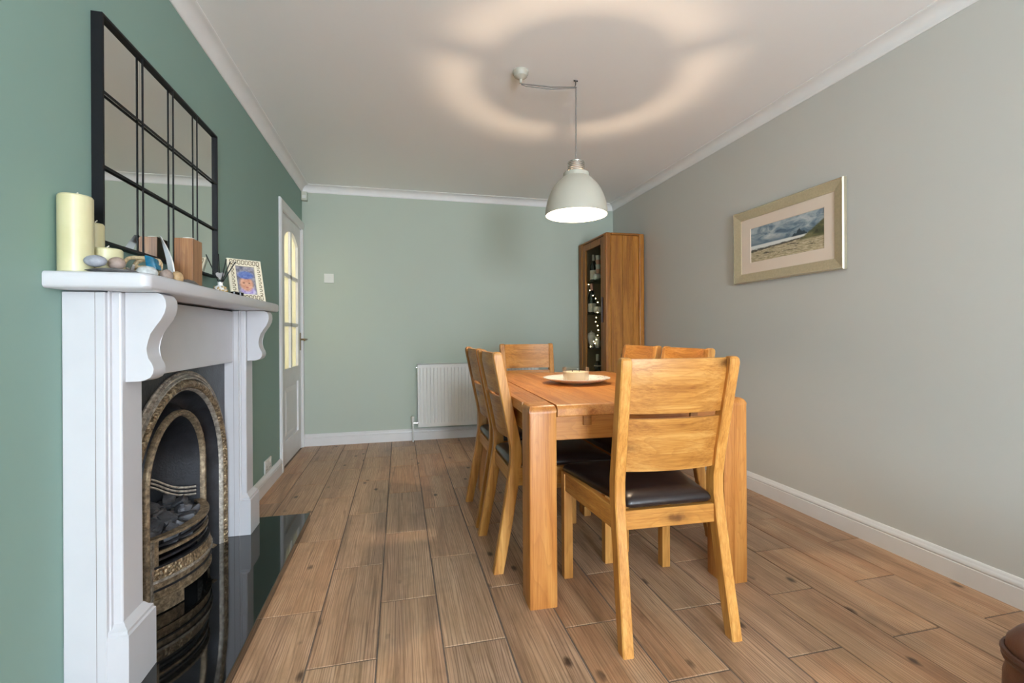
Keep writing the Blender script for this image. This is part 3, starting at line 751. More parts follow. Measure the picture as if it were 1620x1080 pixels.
b.box(-FW / 2, FW / 2, 0, .012, 0, FB, .003).box(-FW / 2, FW / 2, 0, .012, FH - FB, FH, .003).box(-FW / 2, -FW / 2 + FB, 0, .012, FB - .004, FH - FB + .004, .003).box(FW / 2 - FB, FW / 2, 0, .012, FB - .004, FH - FB + .004, .003)
lean(b.build('frame', 'ivory', pf, local=True))
b = B()
def scroll(cx, cz, dx, dz):
    for q in (-1, 1):
        path = []
        for i in range(9):
            a = PI * 1.3 * i / 8
            path.append((cx + dx * .0065 * math.cos(a) * q + dz * .0065 * math.sin(a), -.0006, cz + dz * .0065 * math.cos(a) * q + dx * .0065 * math.sin(a) * q + dx * .004 * q))
        b.tube(path, .0017, 5)
for i in range(8):
    x = -FW / 2 + .018 + (FW - .036) * i / 7
    scroll(x, FB / 2, 1, 0); scroll(x, FH - FB / 2, 1, 0)
for i in range(1, 9):
    z = .018 + (FH - .036) * i / 9
    scroll(-FW / 2 + FB / 2, z, 0, 1); scroll(FW / 2 - FB / 2, z, 0, 1)
tag(lean(b.build('scroll_piercings', 'ivory_dark', pf, local=True)), 'dark scroll piercings', None, None, 'stuff')
o = B().box(-FW / 2 + FB - .004, FW / 2 - FB + .004, .006, .010, .0, FH - 2 * FB + .008).build('photo_print', photo_mat(), pf, local=True, smooth=False)
o.rotation_euler = (-hold, 0, 0); o.location = (0, math.sin(hold) * (FB - .004), math.cos(hold) * (FB - .004))
lean(B().box(-.02, .02, .012, .015, .0, .15).build('back_strut', 'ivory_dark', pf, local=True))

# ------------------------------------------------------------------ small wall fittings
sw = thing('light_switch', 'square white light switch on the sage wall', 'switch', (.2315, D - .008, 1.508))
B().box(.189, .274, D - .010, D - .0005, 1.508, 1.593, .002).build('plate', 'plastic', sw)
B().box(.224, .239, D - .013, D - .010, 1.536, 1.565, .001).build('rocker', 'plastic', sw)
al = thing('alarm_sensor', 'small cream alarm sensor in the corner above the door', 'sensor', (.028, D - .03, 2.253))
B().box(.003, .052, D - .050, D - .0005, 2.253, 2.334, .004).build('body', 'cream_plastic', al)
B().box(.012, .043, D - .053, D - .050, 2.272, 2.300, .001).build('lens', 'plastic', al)
so = thing('wall_socket', 'white double power socket low on the green wall', 'socket', (.005, 3.42, .112))
B().box(.0005, .010, 3.345, 3.495, .113, .199, .002).build('plate', 'plastic', so)
for y in (3.382, 3.458):
    for dy, dz in ((0, .032), (-.011, .014), (.011, .014)): B().box(.0098, .0104, y + dy - .004, y + dy + .004, .122 + dz - .003, .122 + dz + .003).build('slot', 'black_slot', so, smooth=False)
    B().box(.0098, .0125, y - .006, y + .006, .172, .187, .0008).build('rocker', 'plastic', so)

# radiator
RX0, RX1, RZ0, RZ1, RY = 1.033, 2.235, .140, .738, D - .1
ra = thing('radiator', 'white ribbed panel radiator on the sage wall', 'radiator', ((RX0 + RX1) / 2, D - .07, RZ0))
npl = 36; pw = (RX1 - RX0) / npl; pts = []
for i in range(npl):
    x = RX0 + pw * i
    pts += [(x, 0), (x + pw * .32, 0), (x + pw * .42, .008), (x + pw * .58, .008), (x + pw * .68, 0)]
pts.append((RX1, 0))
b = B(); rs = []
for z, k in ((RZ0, 0), (RZ0 + .035, 0), (RZ0 + .055, 1), (RZ1 - .055, 1), (RZ1 - .035, 0), (RZ1, 0)):
    rs.append([(x, RY + d * k, z) for x, d in pts])
b.rings(rs, cap=False, closed=False)
b.build('front_panel', 'radiator', ra, ang=25)
B().box(RX0 + .004, RX1 - .004, D - .050, D - .036, RZ0, RZ1 - .01).build('rear_panel', 'radiator', ra)
B().box(RX0, RX1, RY, D - .036, RZ1 - .004, RZ1 + .003).build('top_grille', 'radiator', ra)
for x in (RX0, RX1): B().box(x - .001, x + .001, RY + .001, D - .036, RZ0 + .02, RZ1).build('end_panel', 'radiator', ra)
for x in (RX0 + .2, RX1 - .2): B().box(x - .02, x + .02, D - .04, D - .0005, .35, .6).build('bracket', 'radiator', ra)
B().tube([(RX0 - .002, RY + .03, RZ1 - .03), (RX0 - .016, RY + .03, RZ1 - .03)], .007, 10).build('bleed_plug', 'chrome', ra)
vl = B().tube([(RX0 + .005, RY + .03, .178), (RX0 - .04, RY + .03, .178)], .009, 10).build('valve', 'chrome', ra)
B().lathe([(.010, .150), (.012, .175), (.012, .195), (.015, .197), (.016, .235), (.012, .240), (0, .240)], (RX0 - .045, RY + .03, 0), 16).build('valve_cap', 'plastic', vl)
B().tube([(RX0 - .045, RY + .03, .178), (RX0 - .045, RY + .03, .001)], .0075, 10).build('pipe', 'plastic', ra)

# ------------------------------------------------------------------ framed seascape
PY0, PY1, PZ0, PZ1 = 1.925, 2.733, 1.352, 1.826
pc = thing('framed_picture', 'champagne framed seascape print with cream mount on the grey wall', 'picture', (W - .012, (PY0 + PY1) / 2, PZ0))
fwid = .060
prof_f = [(0, .0), (0, .018), (.006, .024), (.012, .022), (fwid - .006, .014), (fwid, .012), (fwid, .002)]
rs = []
def rect_ring(i, x): return [(W - .001 - x, PY0 + i, PZ0 + i), (W - .001 - x, PY1 - i, PZ0 + i), (W - .001 - x, PY1 - i, PZ1 - i), (W - .001 - x, PY0 + i, PZ1 - i)]
B().rings([rect_ring(i, x) for i, x in prof_f] , cap=False).build('frame', 'champagne', pc, smooth=False)
B().rings([rect_ring(-.001, .0), rect_ring(-.001, .019), rect_ring(.004, .0255), rect_ring(.007, .024)], cap=False).build('frame_edge', 'champagne_edge', pc, smooth=False)
AY0, AY1, AZ0, AZ1 = 2.049, 2.593, 1.478, 1.702
b = B()
b.rings([[(W - .009, PY0 + .055, PZ0 + .055), (W - .009, PY1 - .055, PZ0 + .055), (W - .009, PY1 - .055, PZ1 - .055), (W - .009, PY0 + .055, PZ1 - .055)], [(W - .009, AY0, AZ0), (W - .009, AY1, AZ0), (W - .009, AY1, AZ1), (W - .009, AY0, AZ1)], [(W - .0065, AY0 + .003, AZ0 + .003), (W - .0065, AY1 - .003, AZ0 + .003), (W - .0065, AY1 - .003, AZ1 - .003), (W - .0065, AY0 + .003, AZ1 - .003)]], cap=False)
b.build('mount', 'mount', pc, smooth=False)
def sea_mat():
    t = NT('seascape_print'); s = t.sep(t.obj())
    u = t.math('ADD', t.math('DIVIDE', t.math('MULTIPLY', s[1], -1), AY1 - AY0), .5); v = t.math('DIVIDE', s[2], AZ1 - AZ0)
    uv = t.comb(u, v, 0.0)
    st = t.noise(t.mapping(uv, (2.5, 7, 1)), 2.2, 6, .65, .6); bl = t.noise(t.mapping(uv, (3, 3.4, 1)), 1.5, 5, .62, .8); gr = t.noise(t.mapping(uv, (5, 14, 1)), 3, 5, .7, .4)
    sky = t.ramp(bl, [(.28, C(64, 84, 104)), (.42, C(112, 132, 146)), (.55, C(168, 178, 182)), (.70, C(206, 208, 204))])
    sky = t.mix(t.ramp(v, [(.50, .75), (.66, 0.0)]), sky, C(86, 108, 124))
    beach = t.ramp(gr, [(.28, C(88, 84, 62)), (.42, C(160, 146, 112)), (.58, C(206, 190, 158)), (.72, C(222, 212, 190))])
    def edge(a, w=.012): return t.ramp(t.math('ADD', t.math('MULTIPLY', a, 1 / (2 * w)), .5), [(0, 0.0), (1, 1.0)])
    wob = t.math('MULTIPLY', t.math('SUBTRACT', gr, .5), .10)
    hor = t.math('ADD', .475, 0.0)
    c = t.mix(edge(t.math('SUBTRACT', hor, v)), sky, C(226, 226, 222))                          # bright surf
    c = t.mix(edge(t.math('SUBTRACT', t.math('ADD', t.math('ADD', .36, t.math('MULTIPLY', u, .06)), wob), v)), c, C(74, 70, 60))
    c = t.mix(edge(t.math('SUBTRACT', t.math('ADD', t.math('ADD', .30, t.math('MULTIPLY', u, .10)), wob), v)), c, beach)
    rk = t.math('MULTIPLY', t.ramp(st, [(.56, 0.0), (.60, 1.0)]), t.math('MULTIPLY', edge(t.math('SUBTRACT', .40, v), .03), edge(t.math('SUBTRACT', v, .12), .05)))
    c = t.mix(t.math('MULTIPLY', rk, .8), c, C(44, 42, 38))
    # castle crag on the horizon
    cr_ = t.math('SUBTRACT', .165, t.math('MULTIPLY', t.math('ABSOLUTE', t.math('SUBTRACT', u, .70)), 1.6))
    cr_ = t.math('ADD', t.math('ADD', .475, cr_), t.math('MULTIPLY', t.math('SUBTRACT', t.noise(t.mapping(uv, (30, 1, 1)), 1, 1), .5), .16))
    crag = t.math('MULTIPLY', edge(t.math('SUBTRACT', cr_, v)), edge(t.math('SUBTRACT', v, .47)))
    c = t.mix(crag, c, C(52, 66, 76))
    # grassy bank on the right
    bk_ = t.math('ADD', t.math('ADD', .40, t.math('MULTIPLY', t.math('SUBTRACT', u, .74), 1.35)), t.math('MULTIPLY', wob, 1.2))
    bank = t.math('MULTIPLY', edge(t.math('SUBTRACT', bk_, v), .02), edge(t.math('SUBTRACT', v, t.math('SUBTRACT', .34, wob)), .03))
    bank = t.math('MULTIPLY', bank, edge(t.math('SUBTRACT', u, .70), .03))
    c = t.mix(bank, c, t.ramp(bl, [(.3, C(54, 62, 46)), (.55, C(110, 108, 72)), (.75, C(156, 142, 100))]))
    t.set(Base_Color=c, Roughness=.35); return t.m
B().box(W - .006, W - .003, AY0 - .005, AY1 + .005, AZ0, AZ1).build('art_print', sea_mat(), pc, smooth=False)

# ------------------------------------------------------------------ dining table
TR = math.radians(-1.6)
TL, TWd, THt = 1.455, .925, .757
tb_c = Vector((1.332, 1.667, 0)); rot = Matrix.Rotation(TR, 3, 'Z')
tcen = tb_c + rot @ Vector((TWd / 2, TL / 2, 0))
ta = thing('dining_table', 'solid oak dining table with thick rounded corner legs', 'table', tcen, TR)
hw, hl_ = TWd / 2, TL / 2
LW, LD = .108, .118
def corner_leg(sx, sy):
    x0, x1 = sorted((sx * hw, sx * (hw - LW))); y0, y1 = sorted((sy * hl_, sy * (hl_ - LD)))
    b = B(); r = .030; rs = []
    def ring(ins, z):
        # only outer edges are pulled in at the rounded top
        a0 = x0 + ins * (.5 if sx < 0 else .28); a1 = x1 - ins * (.5 if sx > 0 else .28); c0 = y0 + (ins if sy < 0 else 0); c1 = y1 - (ins if sy > 0 else 0)
        return [(a0, c0, z), (a1, c0, z), (a1, c1, z), (a0, c1, z)]
    rs = [ring(0, 0), ring(0, THt - r)] + [ring(r * (1 - math.cos(PI / 2 * i / 5)), THt - r + r * math.sin(PI / 2 * i / 5)) for i in range(1, 6)]
    b.rings(rs)
    es = [e for e in b.bm.edges if abs(e.verts[0].co.z - e.verts[1].co.z) > .3]
    bmesh.ops.bevel(b.bm, geom=es, offset=.007, segments=2, profile=.5, affect='EDGES')
    return b.build('leg', 'table_z', ta, local=True, ang=30)
for sx in (-1, 1):
    for sy in (-1, 1): corner_leg(sx, sy)
# top boards between the legs (planks run lengthwise)
g = .003
# notched end boards at the sides and middle planks; rounded ends
TT = .044
def plank(x0, x1, y0, y1, rend):
    b = B(); r = .020; n = 5; prof_ = []
    poly = [(y0, THt - TT)]
    if rend:
        poly = [(y0 + .004, THt - TT), (y0, THt - TT + .004)] + [(y0 + r * (1 - math.cos(PI / 2 * i / n)), THt - r + r * math.sin(PI / 2 * i / n)) for i in range(n + 1)]
        poly += [(y1 - r * (1 - math.sin(PI / 2 * i / n)) , THt - r + r * math.cos(PI / 2 * i / n)) for i in range(n + 1)] + [(y1, THt - TT + .004), (y1 - .004, THt - TT)]
    else:
        poly = [(y0, THt - TT), (y0, THt), (y1, THt), (y1, THt - TT)]
    b.prism(poly, 'x', x0, x1); return b.build('plank', 'table_y', ta, local=True, ang=30)
nx = 6; span = 2 * (hw - LW) - 2 * g
for i in range(nx):
    x0 = -(hw - LW) + g + span * i / nx; plank(x0 + .0001, x0 + span / nx - .0001, -hl_ + .001, hl_ - .001, True)
for sx in (-1, 1):
    x0, x1 = sorted((sx * hw, sx * (hw - LW + 0.0)))
    b = B(); b.box(x0, x1, -hl_ + LD + g, hl_ - LD - g, THt - TT, THt, .004, 2).build('plank', 'table_y', ta, local=True)
for sy in (-1, 1):
    y = sy * (hl_ - .022)
    B().box(-(hw - LW) + .001, hw - LW - .001, min(y, y - sy * .024), max(y, y - sy * .024), THt - TT - .092, THt - TT - .001, .002, 1).build('end_apron', 'table_x', ta, local=True)
    for x in (-.228, .228):
        B().box(x - .016, x + .016, *(sorted((y, y + sy * .010))), THt - TT - .037, THt - TT - .0015).build('peg', 'cab_x', ta, local=True, smooth=False)
for sx in (-1, 1):
    x = sx * (hw - .030)
    B().box(min(x, x - sx * .024), max(x, x - sx * .024), -hl_ + LD + .001, hl_ - LD - .001, THt - TT - .092, THt - TT - .001, .002, 1).build('side_apron', 'table_y', ta, local=True)

# ------------------------------------------------------------------ dining chairs
def make_chair():
    ch = thing('dining_chair', 'chair', 'chair', (0, 0, 0), 0, 'oak dining chairs')
    # rear stiles: cranked, forward at seat height
    sec = [(0, 0, .044, .2145), (.20, .036, .084, .2095), (.38, .066, .116, .205), (.47, .080, .130, .2035), (.53, .080, .130, .2035), (.60, .068, .116, .2045), (.74, .040, .086, .208), (.90, .008, .050, .2130)]
    tops = [(.925, .0035, .045, .2137), (.940, .004, .042, .2137), (.947, .010, .036, .2130), (.949, .016, .030, .2120)]
    def stile_mid(z):
        for (z0, a0, b0, _), (z1, a1, b1, _) in zip(sec, sec[1:] + tops[:1]):
            if z0 <= z <= z1:
                f = (z - z0) / (z1 - z0); return ((a0 + b0) / 2) * (1 - f) + ((a1 + b1) / 2) * f
        return (sec[-1][1] + sec[-1][2]) / 2
    sw_ = .038
    for sgn in (-1, 1):
        rs = []
        for k, (z, y0, y1, xo) in enumerate(sec + tops):
            ins = 0 if k < len(sec) + 1 else (.001, .004, .009)[k - len(sec) - 1]
            xa, xb = sgn * (xo - ins), sgn * (xo - sw_ + ins)
            e = .004
            lo, hi = min(xa, xb), max(xa, xb)
            rs.append([(lo + e, y0, z), (hi - e, y0, z), (hi, y0 + e, z), (hi, y1 - e, z), (hi - e, y1, z), (lo + e, y1, z), (lo, y1 - e, z), (lo, y0 + e, z)])
        B().rings(rs).build('stile', 'oak_z', ch, local=True, ang=28)
    # curved back splats
    def splat(z0, z1, bot_curve):
        nx_, nz = 14, 4; th = .020; hwid = .176
        f_, r_ = [], []
        b = B(); front, rear = [], []
        for j in range(nz + 1):
            z = z0 + (z1 - z0) * j / nz; rf, rr = [], []
            for i in range(nx_ + 1):
                x = -hwid + 2 * hwid * i / nx_
                y = stile_mid(min(z, .93)) - .024 * (1 - (x / hwid) ** 2) + .006
                rf.append((x, y + th / 2, z)); rr.append((x, y - th / 2, z))
            front.append(rf); rear.append(rr)
        rs = [rf + rr[::-1] for rf, rr in zip(front, rear)]
        # soften top and bottom
        b.rings(rs)
        return b.build('splat', 'oak_x', ch, local=True, ang=40)
    splat(.762, .944, 0); splat(.562, .744, 0)
    # front legs
    for sgn in (-1, 1):
        x0, x1 = sorted((sgn * .2435, sgn * (.2435 - .038)))
        B().box(x0, x1, .500, .540, 0, .440, .003, 2).build('leg', 'oak_z', ch, local=True)
        # side rail from stile to front leg
        xa, xb = sgn * .2030, sgn * .2425; t_ = sgn * .024
        B().hexa([(xa, .100, .368), (xb, .545, .368), (xb - t_, .545, .368), (xa - t_, .100, .368), (xa, .100, .444), (xb, .545, .444), (xb - t_, .545, .444), (xa - t_, .100, .444)], .002, 1).build('side_rail', 'oak_y', ch, local=True)
    B().box(-.218, .218, .524, .546, .368, .444, .002, 1).build('front_rail', 'oak_x', ch, local=True)
    B().box(-.168, .168, .084, .108, .368, .432, .002, 1).build('rear_rail', 'oak_x', ch, local=True)
    # padded leather seat: trapezoid, domed
    def pad_ring(ins, z):
        y0, y1 = .084 + ins, .553 - ins
        xr, xf = .163 - ins, .236 - ins
        pts = []
        def corner(cx, cy, a0, r=.022):
            for i in range(5):
                a = a0 + PI / 2 * i / 4; pts.append((cx + r * math.cos(a), cy + r * math.sin(a), z))
        r = .022
        corner(xf - r, y1 - r, 0); corner(-xf + r, y1 - r, PI / 2); corner(-xr + r, y0 + r, PI); corner(xr - r, y0 + r, 1.5 * PI)
        return pts
    # widen just in front of the stiles
    b = B().rings([pad_ring(.006, .440), pad_ring(.0, .446), pad_ring(-.001, .455), pad_ring(.004, .466), pad_ring(.016, .475), pad_ring(.045, .481), pad_ring(.09, .484), pad_ring(.14, .485)])
    b.build('seat_pad', 'seat_leather', ch, local=True, ang=60)
    return ch
ch0 = make_chair()
spots = [((1.7605, 1.338), -1.7, 'oak dining chair nearest the viewer, its back turned, at the table end'),
         ((1.252, 2.165), -90, 'oak dining chair on the fireplace side, nearer of the two'),
         ((1.256, 2.660), -90, 'oak dining chair on the fireplace side, nearer the radiator'),
         ((1.830, 3.540), 180, 'oak dining chair at the far table end, facing the viewer'),
         ((2.410, 2.245), 90, 'oak dining chair on the grey wall side, nearer the picture'),
         ((2.415, 2.742), 90, 'oak dining chair on the grey wall side, nearer the cabinet')]
for i, ((x, y), a, lab) in enumerate(spots):
    o = ch0 if i == 0 else copy_tree(ch0)
    o.location = (x, y, 0); o.rotation_euler = (0, 0, math.radians(a)); o['label'] = lab

# ------------------------------------------------------------------ plate and candle on the table
pz = THt + .0005
plx, ply = 1.802, 2.385
def plate_mat():
    t = NT('patterned_plate'); o = t.obj(); s = t.sep(o)
    v = t.voro(o, 95); n = t.noise(o, 22, 3)
    m = t.math('MULTIPLY', t.ramp(v, [(.28, 1.0), (.40, 0.0)]), t.ramp(n, [(.48, 0.0), (.56, 1.0)]))
    side = t.ramp(t.math('ADD', t.math('MULTIPLY', s[0], 5), .35), [(.45, 0.0), (.62, 1.0)])
    t.set(Base_Color=t.mix(t.math('MULTIPLY', t.math('MULTIPLY', m, side), .7), C(236, 228, 216), C(120, 116, 108)), Roughness=.22); return t.m
pt = tag(B().lathe([(0, 0), (.090, 0), (.095, .004), (.150, .016), (.180, .028), (.181, .031), (.178, .032), (.150, .021), (.094, .009), (0, .008)], (plx, ply, pz), 56).build('serving_plate', plate_mat(), ang=50), 'large white patterned plate in the middle of the table', 'plate')
gc = thing('glass_candle', 'cream candle in a clear glass bowl on the white plate', 'candle', (plx - .004, ply, pz + .0085))
B().lathe([(0, 0), (.066, 0), (.070, .004), (.073, .074), (.0725, .076), (.070, .075), (.067, .010), (0, .009)], (0, 0, 0), 40).build('glass_bowl', 'bowl_glass', gc, local=True)
B().lathe([(0, .0095), (.066, .0105), (.0690, .053), (.066, .054), (0, .052)], (0, 0, 0), 40).build('wax', 'wax_pale', gc, local=True)
for x in (-.02, .02): B().tube([(x, 0, .05), (x, .001, .062)], .0015, 6).build('wick', 'reed', gc, local=True)

# ------------------------------------------------------------------ pendant lamp
LXc, LYc = 1.803, 2.378
la = thing('pendant_lamp', 'pale grey enamel dome pendant lamp hanging over the table', 'pendant lamp', (LXc, LYc, 1.667))
shp = [(.168, 1.667), (.1665, 1.690), (.163, 1.715), (.157, 1.742), (.148, 1.770), (.136, 1.797), (.121, 1.822), (.104, 1.843), (.087, 1.860), (.074, 1.870), (.0695, 1.873), (.0695, 1.893)]
oc = (LXc, LYc, 0)
sh = B().lathe([(r, z) for r, z in shp] + [(r - .0030, z - (.0006 if k else 0)) for k, (r, z) in reversed(list(enumerate(shp)))], oc, 64, True).build('shade', 'shade_paint', la, ang=40)
B().lathe([(r - .0034, z) for r, z in shp[:-1]] + [(r - .0042, z) for r, z in reversed(shp[:-1])], oc, 64, True).build('shade_lining', 'shade_inner', la, ang=40)
nk = []
for k in range(6):
    z = 1.897 + k * .0095
    nk += [(.0445, z), (.0460, z + .0015), (.0460, z + .0055), (.0430, z + .0070), (.0430, z + .0085)]
B().lathe([(0, 1.895)] + nk + [(.044, 1.955), (.020, 1.957), (.008, 1.960), (.007, 1.972), (0, 1.973)], oc, 40).build('ribbed_neck', 'chrome', la, ang=30)
for a in (-167.8, 76.2, -42.0):
    a = math.radians(a); d = Vector((math.cos(a), math.sin(a), 0)); n_ = Vector((-d.y, d.x, 0)) * .0050
    p = Vector((LXc, LYc, 0))
    q = [p + d * .040 - n_, p + d * .0690 - n_, p + d * .0690 + n_, p + d * .040 + n_]
    B().hexa([(v.x, v.y, 1.887) for v in q] + [(v.x, v.y, 1.8965) for v in q]).build('strut', 'chrome', la, smooth=False)
B().tube([(LXc, LYc, 1.895), (LXc, LYc, 1.866)], .012, 14, radii=[.016, .008]).build('bulb_holder', 'porcelain', la)
B().lathe([(.0578, 1.889), (.0690, 1.889), (.0690, 1.8935), (.0578, 1.8935)], oc, 64, True).build('halo_lip', 'shade_paint', la, ang=30)  # lip added inside the collar to narrow the light ring on the ceiling
B().ico((LXc, LYc, 1.8544), .0062, 2).build('bulb', 'bulb', la)
dl = bpy.data.lights.new('pendant_fill', 'AREA'); dl.shape = 'DISK'; dl.size = .11; dl.energy = 6.0; dl.color = (1, .82, .60)  # extra downward fill light added inside the shade, below the emitting bulb mesh
do = bpy.data.objects.new('pendant_fill', dl); col.objects.link(do); do.location = (LXc, LYc, 1.80)
B().tube([(LXc, LYc, 1.970), (LXc + .001, LYc, 2.1), (LXc + .002, LYc, 2.3), (LXc + .001, LYc, 2.362)], .0032, 8).build('cord', 'cord', la)
hk = B().tube([(LXc + .001, LYc, 2.3995), (LXc, LYc, 2.375), (LXc - .004, LYc, 2.366), (LXc - .002, LYc, 2.358), (LXc + .005, LYc, 2.362)], .0022, 8).build('ceiling_hook', 'black_metal', la)
for dx in (-.007, .009): B().ico((LXc + dx, LYc, 2.396), .0045, 1).build('screw', 'black_metal', hk)
B().tube([(LXc, LYc, 2.362), (1.66, LYc - .008, 2.342), (1.52, LYc - .014, 2.336), (1.496, LYc - .016, 2.335), (1.491, LYc - .016, 2.345)], .0030, 8).build('cord', 'cord', la)
B().tube([(LXc, LYc, 2.357), (1.66, LYc - .006, 2.331), (1.52, LYc - .012, 2.327), (1.493, LYc - .015, 2.332)], .0020, 8).build('cord', 'cord', la)
B().lathe([(.041, 2.3998), (.042, 2.394), (.040, 2.384), (.036, 2.379), (.034, 2.372), (.018, 2.361), (.0085, 2.356), (.0075, 2.338), (0, 2.337)], (1.491, 2.362, 0), 32).build('ceiling_rose', 'shade_paint', la)

# ------------------------------------------------------------------ display cabinet
KX0, KX1, KY0, KY1, KZ = 2.700, 3.090, 3.935, 4.600, 1.950
cb = thing('display_cabinet', 'tall oak display cabinet with glazed door in the far corner', 'cabinet', ((KX0 + KX1) / 2, (KY0 + KY1) / 2, 0))
for x0, x1 in ((KX0, KX0 + .057), (KX1 - .055, KX1)):
    for y0, y1 in ((KY0, KY0 + .062), (KY1 - .090, KY1)):
        b = B().box(x0, x1, y0, y1, 0, KZ, .012, 3); b.build('post', 'cab_z', cb)
bx = [KX0 + .057, 2.870, 2.978, KX1 - .055]
for x0, x1 in zip(bx, bx[1:]): B().box(x0 + .0012, x1 - .0012, KY0 + .012, KY0 + .024, .06, KZ - .022, .001, 1).build('side_board', 'cab_z', cb)
B().box(KX0 + .05, KX1 - .05, KY1 - .03, KY1 - .012, .06, KZ - .02).build('far_side', 'cab_inside', cb)
B().box(KX0 + .05, KX1 - .05, KY0 + .0245, KY0 + .028, .06, KZ - .02).build('side_lining', 'cab_inside', cb)
B().box(KX1 - .02, KX1 - .008, KY0 + .05, KY1 - .05, .06, KZ - .02).build('back_panel', 'cab_inside', cb)
B().box(KX0 + .057, KX1 - .055, KY0 + .001, KY0 + .03, KZ - .021, KZ - .001, .002, 1).build('top_rail', 'cab_x', cb)
B().box(KX0 + .004, KX1 - .004, KY0 + .010, KY1 - .010, KZ - .020, KZ - .002, .003, 1).build('top', 'cab_y', cb)
B().box(KX0 + .01, KX1 - .01, KY0 + .02, KY1 - .02, .06, .085).build('base_board', 'cab_y', cb)
DYa, DYb, DZa, DZb = KY0 + .064, KY1 - .092, .10, KZ - .026
dr2 = B().box(KX0 + .006, KX0 + .026, DYa, DYa + .062, DZa, DZb, .002, 1).box(KX0 + .006, KX0 + .026, DYb - .078, DYb, DZa, DZb, .002, 1).box(KX0 + .006, KX0 + .026, DYa + .062, DYb - .078, DZb - .065, DZb, .002, 1).box(KX0 + .006, KX0 + .026, DYa + .062, DYb - .078, DZa, DZa + .08, .002, 1).build('door', 'cab_z', cb)
B().box(KX0 + .014, KX0 + .018, DYa + .060, DYb - .076, DZa + .078, DZb - .063).build('glass_pane', 'door_glass', dr2, smooth=False)
B().box(KX0 - .012, KX0 + .006, DYa + .004, DYa + .020, 1.125, 1.360, .004, 2).build('door_handle', 'dark_wood', dr2)
for z in (.535, .880, 1.222, 1.552): B().box(KX0 + .030, KX1 - .021, KY0 + .03, KY1 - .032, z - .006, z, .001, 1).build('shelf', 'shelf_glass', cb, smooth=False)
tag(B().lathe([(.05, KZ), (.052, KZ + .003), (.048, KZ + .008), (0, KZ + .009)], (2.93, 4.12, -.0018), 20).build('black_coaster', 'reed'), 'small flat black disc lying on top of the cabinet', 'disc')
def bottle(label, x, y, z, s, mats, lab=(.08, .15)):
    t_ = thing('bottle', label, 'bottle', (x, y, z + .0005), 0, 'bottles in the display cabinet')
    B().lathe([(.036 * s, 0), (.038 * s, .004), (.038 * s, .16 * s), (.034 * s, .185 * s), (.018 * s, .215 * s), (.0145 * s, .235 * s), (.0145 * s, .27 * s), (0, .27 * s)], (0, 0, 0), 24).build('glass', mats[0], t_, local=True, ang=50)
    B().lathe([(.0385 * s, lab[0] * s), (.0388 * s, lab[0] * s + .001), (.0388 * s, lab[1] * s), (.0385 * s, lab[1] * s + .001)], (0, 0, 0), 24, True).build('paper_label', mats[1], t_, local=True)
    B().lathe([(.016 * s, .222 * s), (.0165 * s, .272 * s), (.0165 * s, .290 * s), (.014 * s, .294 * s), (0, .295 * s)], (0, 0, 0), 20).build('cap_foil', mats[2], t_, local=True, ang=50)
    return t_
bottle('dark wine bottle with pale label on the top cabinet shelf', 2.790, 4.420, 1.552, .92, ('bottle_green', 'label_white', 'foil_white'), (.02, .12))
bottle('champagne bottle with rose foil neck on the second cabinet shelf', 2.785, 4.455, 1.222, 1.06, ('bottle_green', 'label_white', 'foil_pink'), (.02, .10))
bottle('small dark bottle with white label low in the cabinet', 2.790, 4.330, .535, .95, ('bottle_green', 'label_white', 'foil_white'), (.17, .18))
def jar(name, label, cat, prof_, x, y, z, mat, mat2=None, lid=None):
    t_ = thing(name, label, cat, (x, y, z + .0005))
    B().lathe(prof_, (0, 0, 0), 24).build('body', mat, t_, local=True, ang=50)
    if lid: B().lathe(lid, (0, 0, 0), 24).build('lid', mat2 or mat, t_, local=True, ang=50)
    return t_
jar('lidded_urn', 'white lidded urn on the third cabinet shelf', 'urn', [(.020, 0), (.022, .008), (.018, .016), (.030, .050), (.042, .100), (.044, .125), (.036, .136), (0, .137)], 2.785, 4.470, .880, 'porcelain', 'porcelain', [(.040, .137), (.034, .148), (.014, .156), (.006, .160), (.009, .168), (0, .172)])
jar('round_vase', 'small white bowl beside the wine bottle on the top shelf', 'bowl', [(.018, 0), (.034, .012), (.042, .035), (.036, .056), (.030, .060), (.034, .052), (.036, .035), (0, .012)], 2.775, 4.300, 1.552, 'porcelain')
jar('round_vase', 'small white pot beside the champagne bottle', 'pot', [(.020, 0), (.036, .012), (.040, .038), (.034, .062), (.028, .066), (0, .060)], 2.775, 4.290, 1.222, 'porcelain')
jar('glass_vase', 'small pale glass vase beside the white urn', 'vase', [(.018, 0), (.026, .02), (.030, .06), (.020, .09), (.024, .11), (.020, .105), (.016, .088), (0, .01)], 2.780, 4.310, .880, 'quartz')
st = thing('glass_stack', 'stack of coloured tumblers at the top of the cabinet', 'glasses', (2.775, 4.270, 1.613))
for k in range(4):
    B().lathe([(.020, .045 * k), (.026, .045 * k + .040), (.0265, .045 * k + .043), (.0240, .045 * k + .042), (.018, .045 * k + .004), (0, .045 * k + .003)], (0, 0, 0), 20).build('tumbler', ('foil_pink', 'foil_white', 'foil_pink', 'foil_white')[k], st, local=True, ang=50)
for (x, y, h, lab_) in ((2.760, 4.46, .10, 'shorter stemmed wine glass low in the cabinet'), (2.800, 4.40, .12, 'taller stemmed wine glass low in the cabinet beside the bottle')):
    t_ = thing('wine_glass', lab_, 'glass', (x, y, .5355), 0, 'wine glasses in the cabinet')
    B().lathe([(.028, 0), (.028, .002), (.004, .005), (.003, .05), (.016, .065), (.026, h - .02), (.022, h), (.0205, h), (.024, h - .02), (.014, .068), (0, .062)], (0, 0, 0), 24).build('bowl', 'shelf_glass', t_, local=True, ang=50)
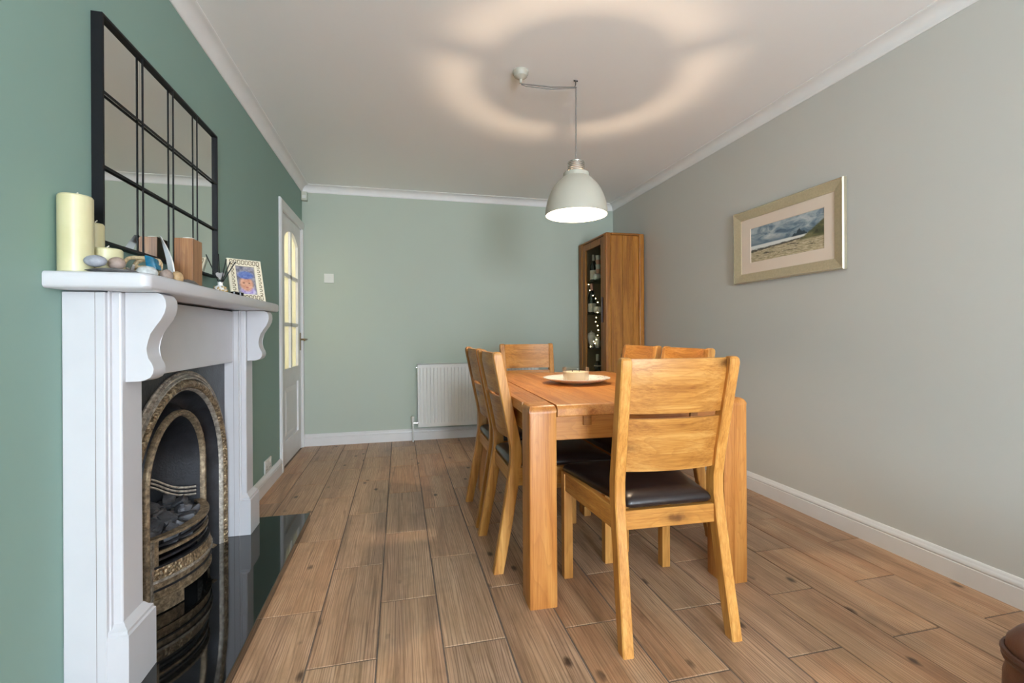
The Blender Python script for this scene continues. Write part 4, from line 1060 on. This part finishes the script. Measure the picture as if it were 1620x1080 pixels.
fy = [(4.475, 1.551), (4.41, 1.519), (4.378, 1.458), (4.30, 1.40), (4.239, 1.365), (4.19, 1.324), (4.196, 1.227), (4.227, 1.179), (4.242, 1.137), (4.198, 1.099), (4.18, 1.056), (4.199, 1.007), (4.23, .964), (4.291, .944), (4.26, .926), (4.37, .892)]
fs = thing('fairy_lights', 'warm white fairy light string draped inside the cabinet', 'fairy lights', (2.734, 4.3, .886))
B().tube([(2.734, y, z) for y, z in fy], .0012, 5).build('wire', 'black_metal', fs)
for y, z in fy: B().ico((2.7315, y, z), .0052, 1).build('light', 'fairy', fs)

# ------------------------------------------------------------------ leather footstool at the right
ft = thing('leather_footstool', 'brown leather upholstered seat corner at the bottom right', 'footstool', (2.50, .42, 0))
def rbox(x0, x1, y0, y1, zs, r):
    rs = []
    for z, i in zs:
        pts = []
        for cx, cy, a0 in ((x1 - r, y1 - r, 0), (x0 + r, y1 - r, PI / 2), (x0 + r, y0 + r, PI), (x1 - r, y0 + r, 1.5 * PI)):
            for k in range(7):
                a = a0 + PI / 2 * k / 6; pts.append((cx + (r - i) * math.cos(a), cy + (r - i) * math.sin(a), z))
        rs.append(pts)
    return B().rings(rs)
fx0, fx1, fy0, fy1 = 2.085, 2.79, .04, .748
rbox(fx0, fx1, fy0, fy1, [(.05, .022), (.08, .010), (.18, .0), (.30, .002), (.335, .010)], .09).build('body', 'sofa_leather', ft, ang=60)
rbox(fx0, fx1, fy0, fy1, [(.345, .012), (.352, .006), (.372, .008), (.395, .024), (.412, .055), (.420, .086)], .09).build('cushion', 'sofa_leather', ft, ang=60)
def ring_path(z, ins):
    r = .09; pts = []
    for cx, cy, a0 in ((fx1 - r, fy1 - r, 0), (fx0 + r, fy1 - r, PI / 2), (fx0 + r, fy0 + r, PI), (fx1 - r, fy0 + r, 1.5 * PI)):
        for k in range(9):
            a = a0 + PI / 2 * k / 8; pts.append((cx + (r - ins) * math.cos(a), cy + (r - ins) * math.sin(a), z))
    return pts + pts[:1]
for z, i in ((.338, .006), (.350, .004)): B().tube(ring_path(z, i), .0065, 8).build('piping', 'piping', ft)
b = B(); rp = ring_path(.20, -.001)
for k in range(12): b.box(fx0 - .0015, fx0 + .002, fy1 - .10 + .0, fy1 - .097, .07 + k * .02, .08 + k * .02)
tag(b.build('stitching', 'stitch', ft), 'tan stitch line', None, None, 'stuff')
for x in (fx0 + .08, fx1 - .08):
    for y in (fy0 + .08, fy1 - .08): B().lathe([(.018, 0), (.024, .052), (0, .053)], (x, y, 0), 14).build('foot', 'dark_wood', ft)
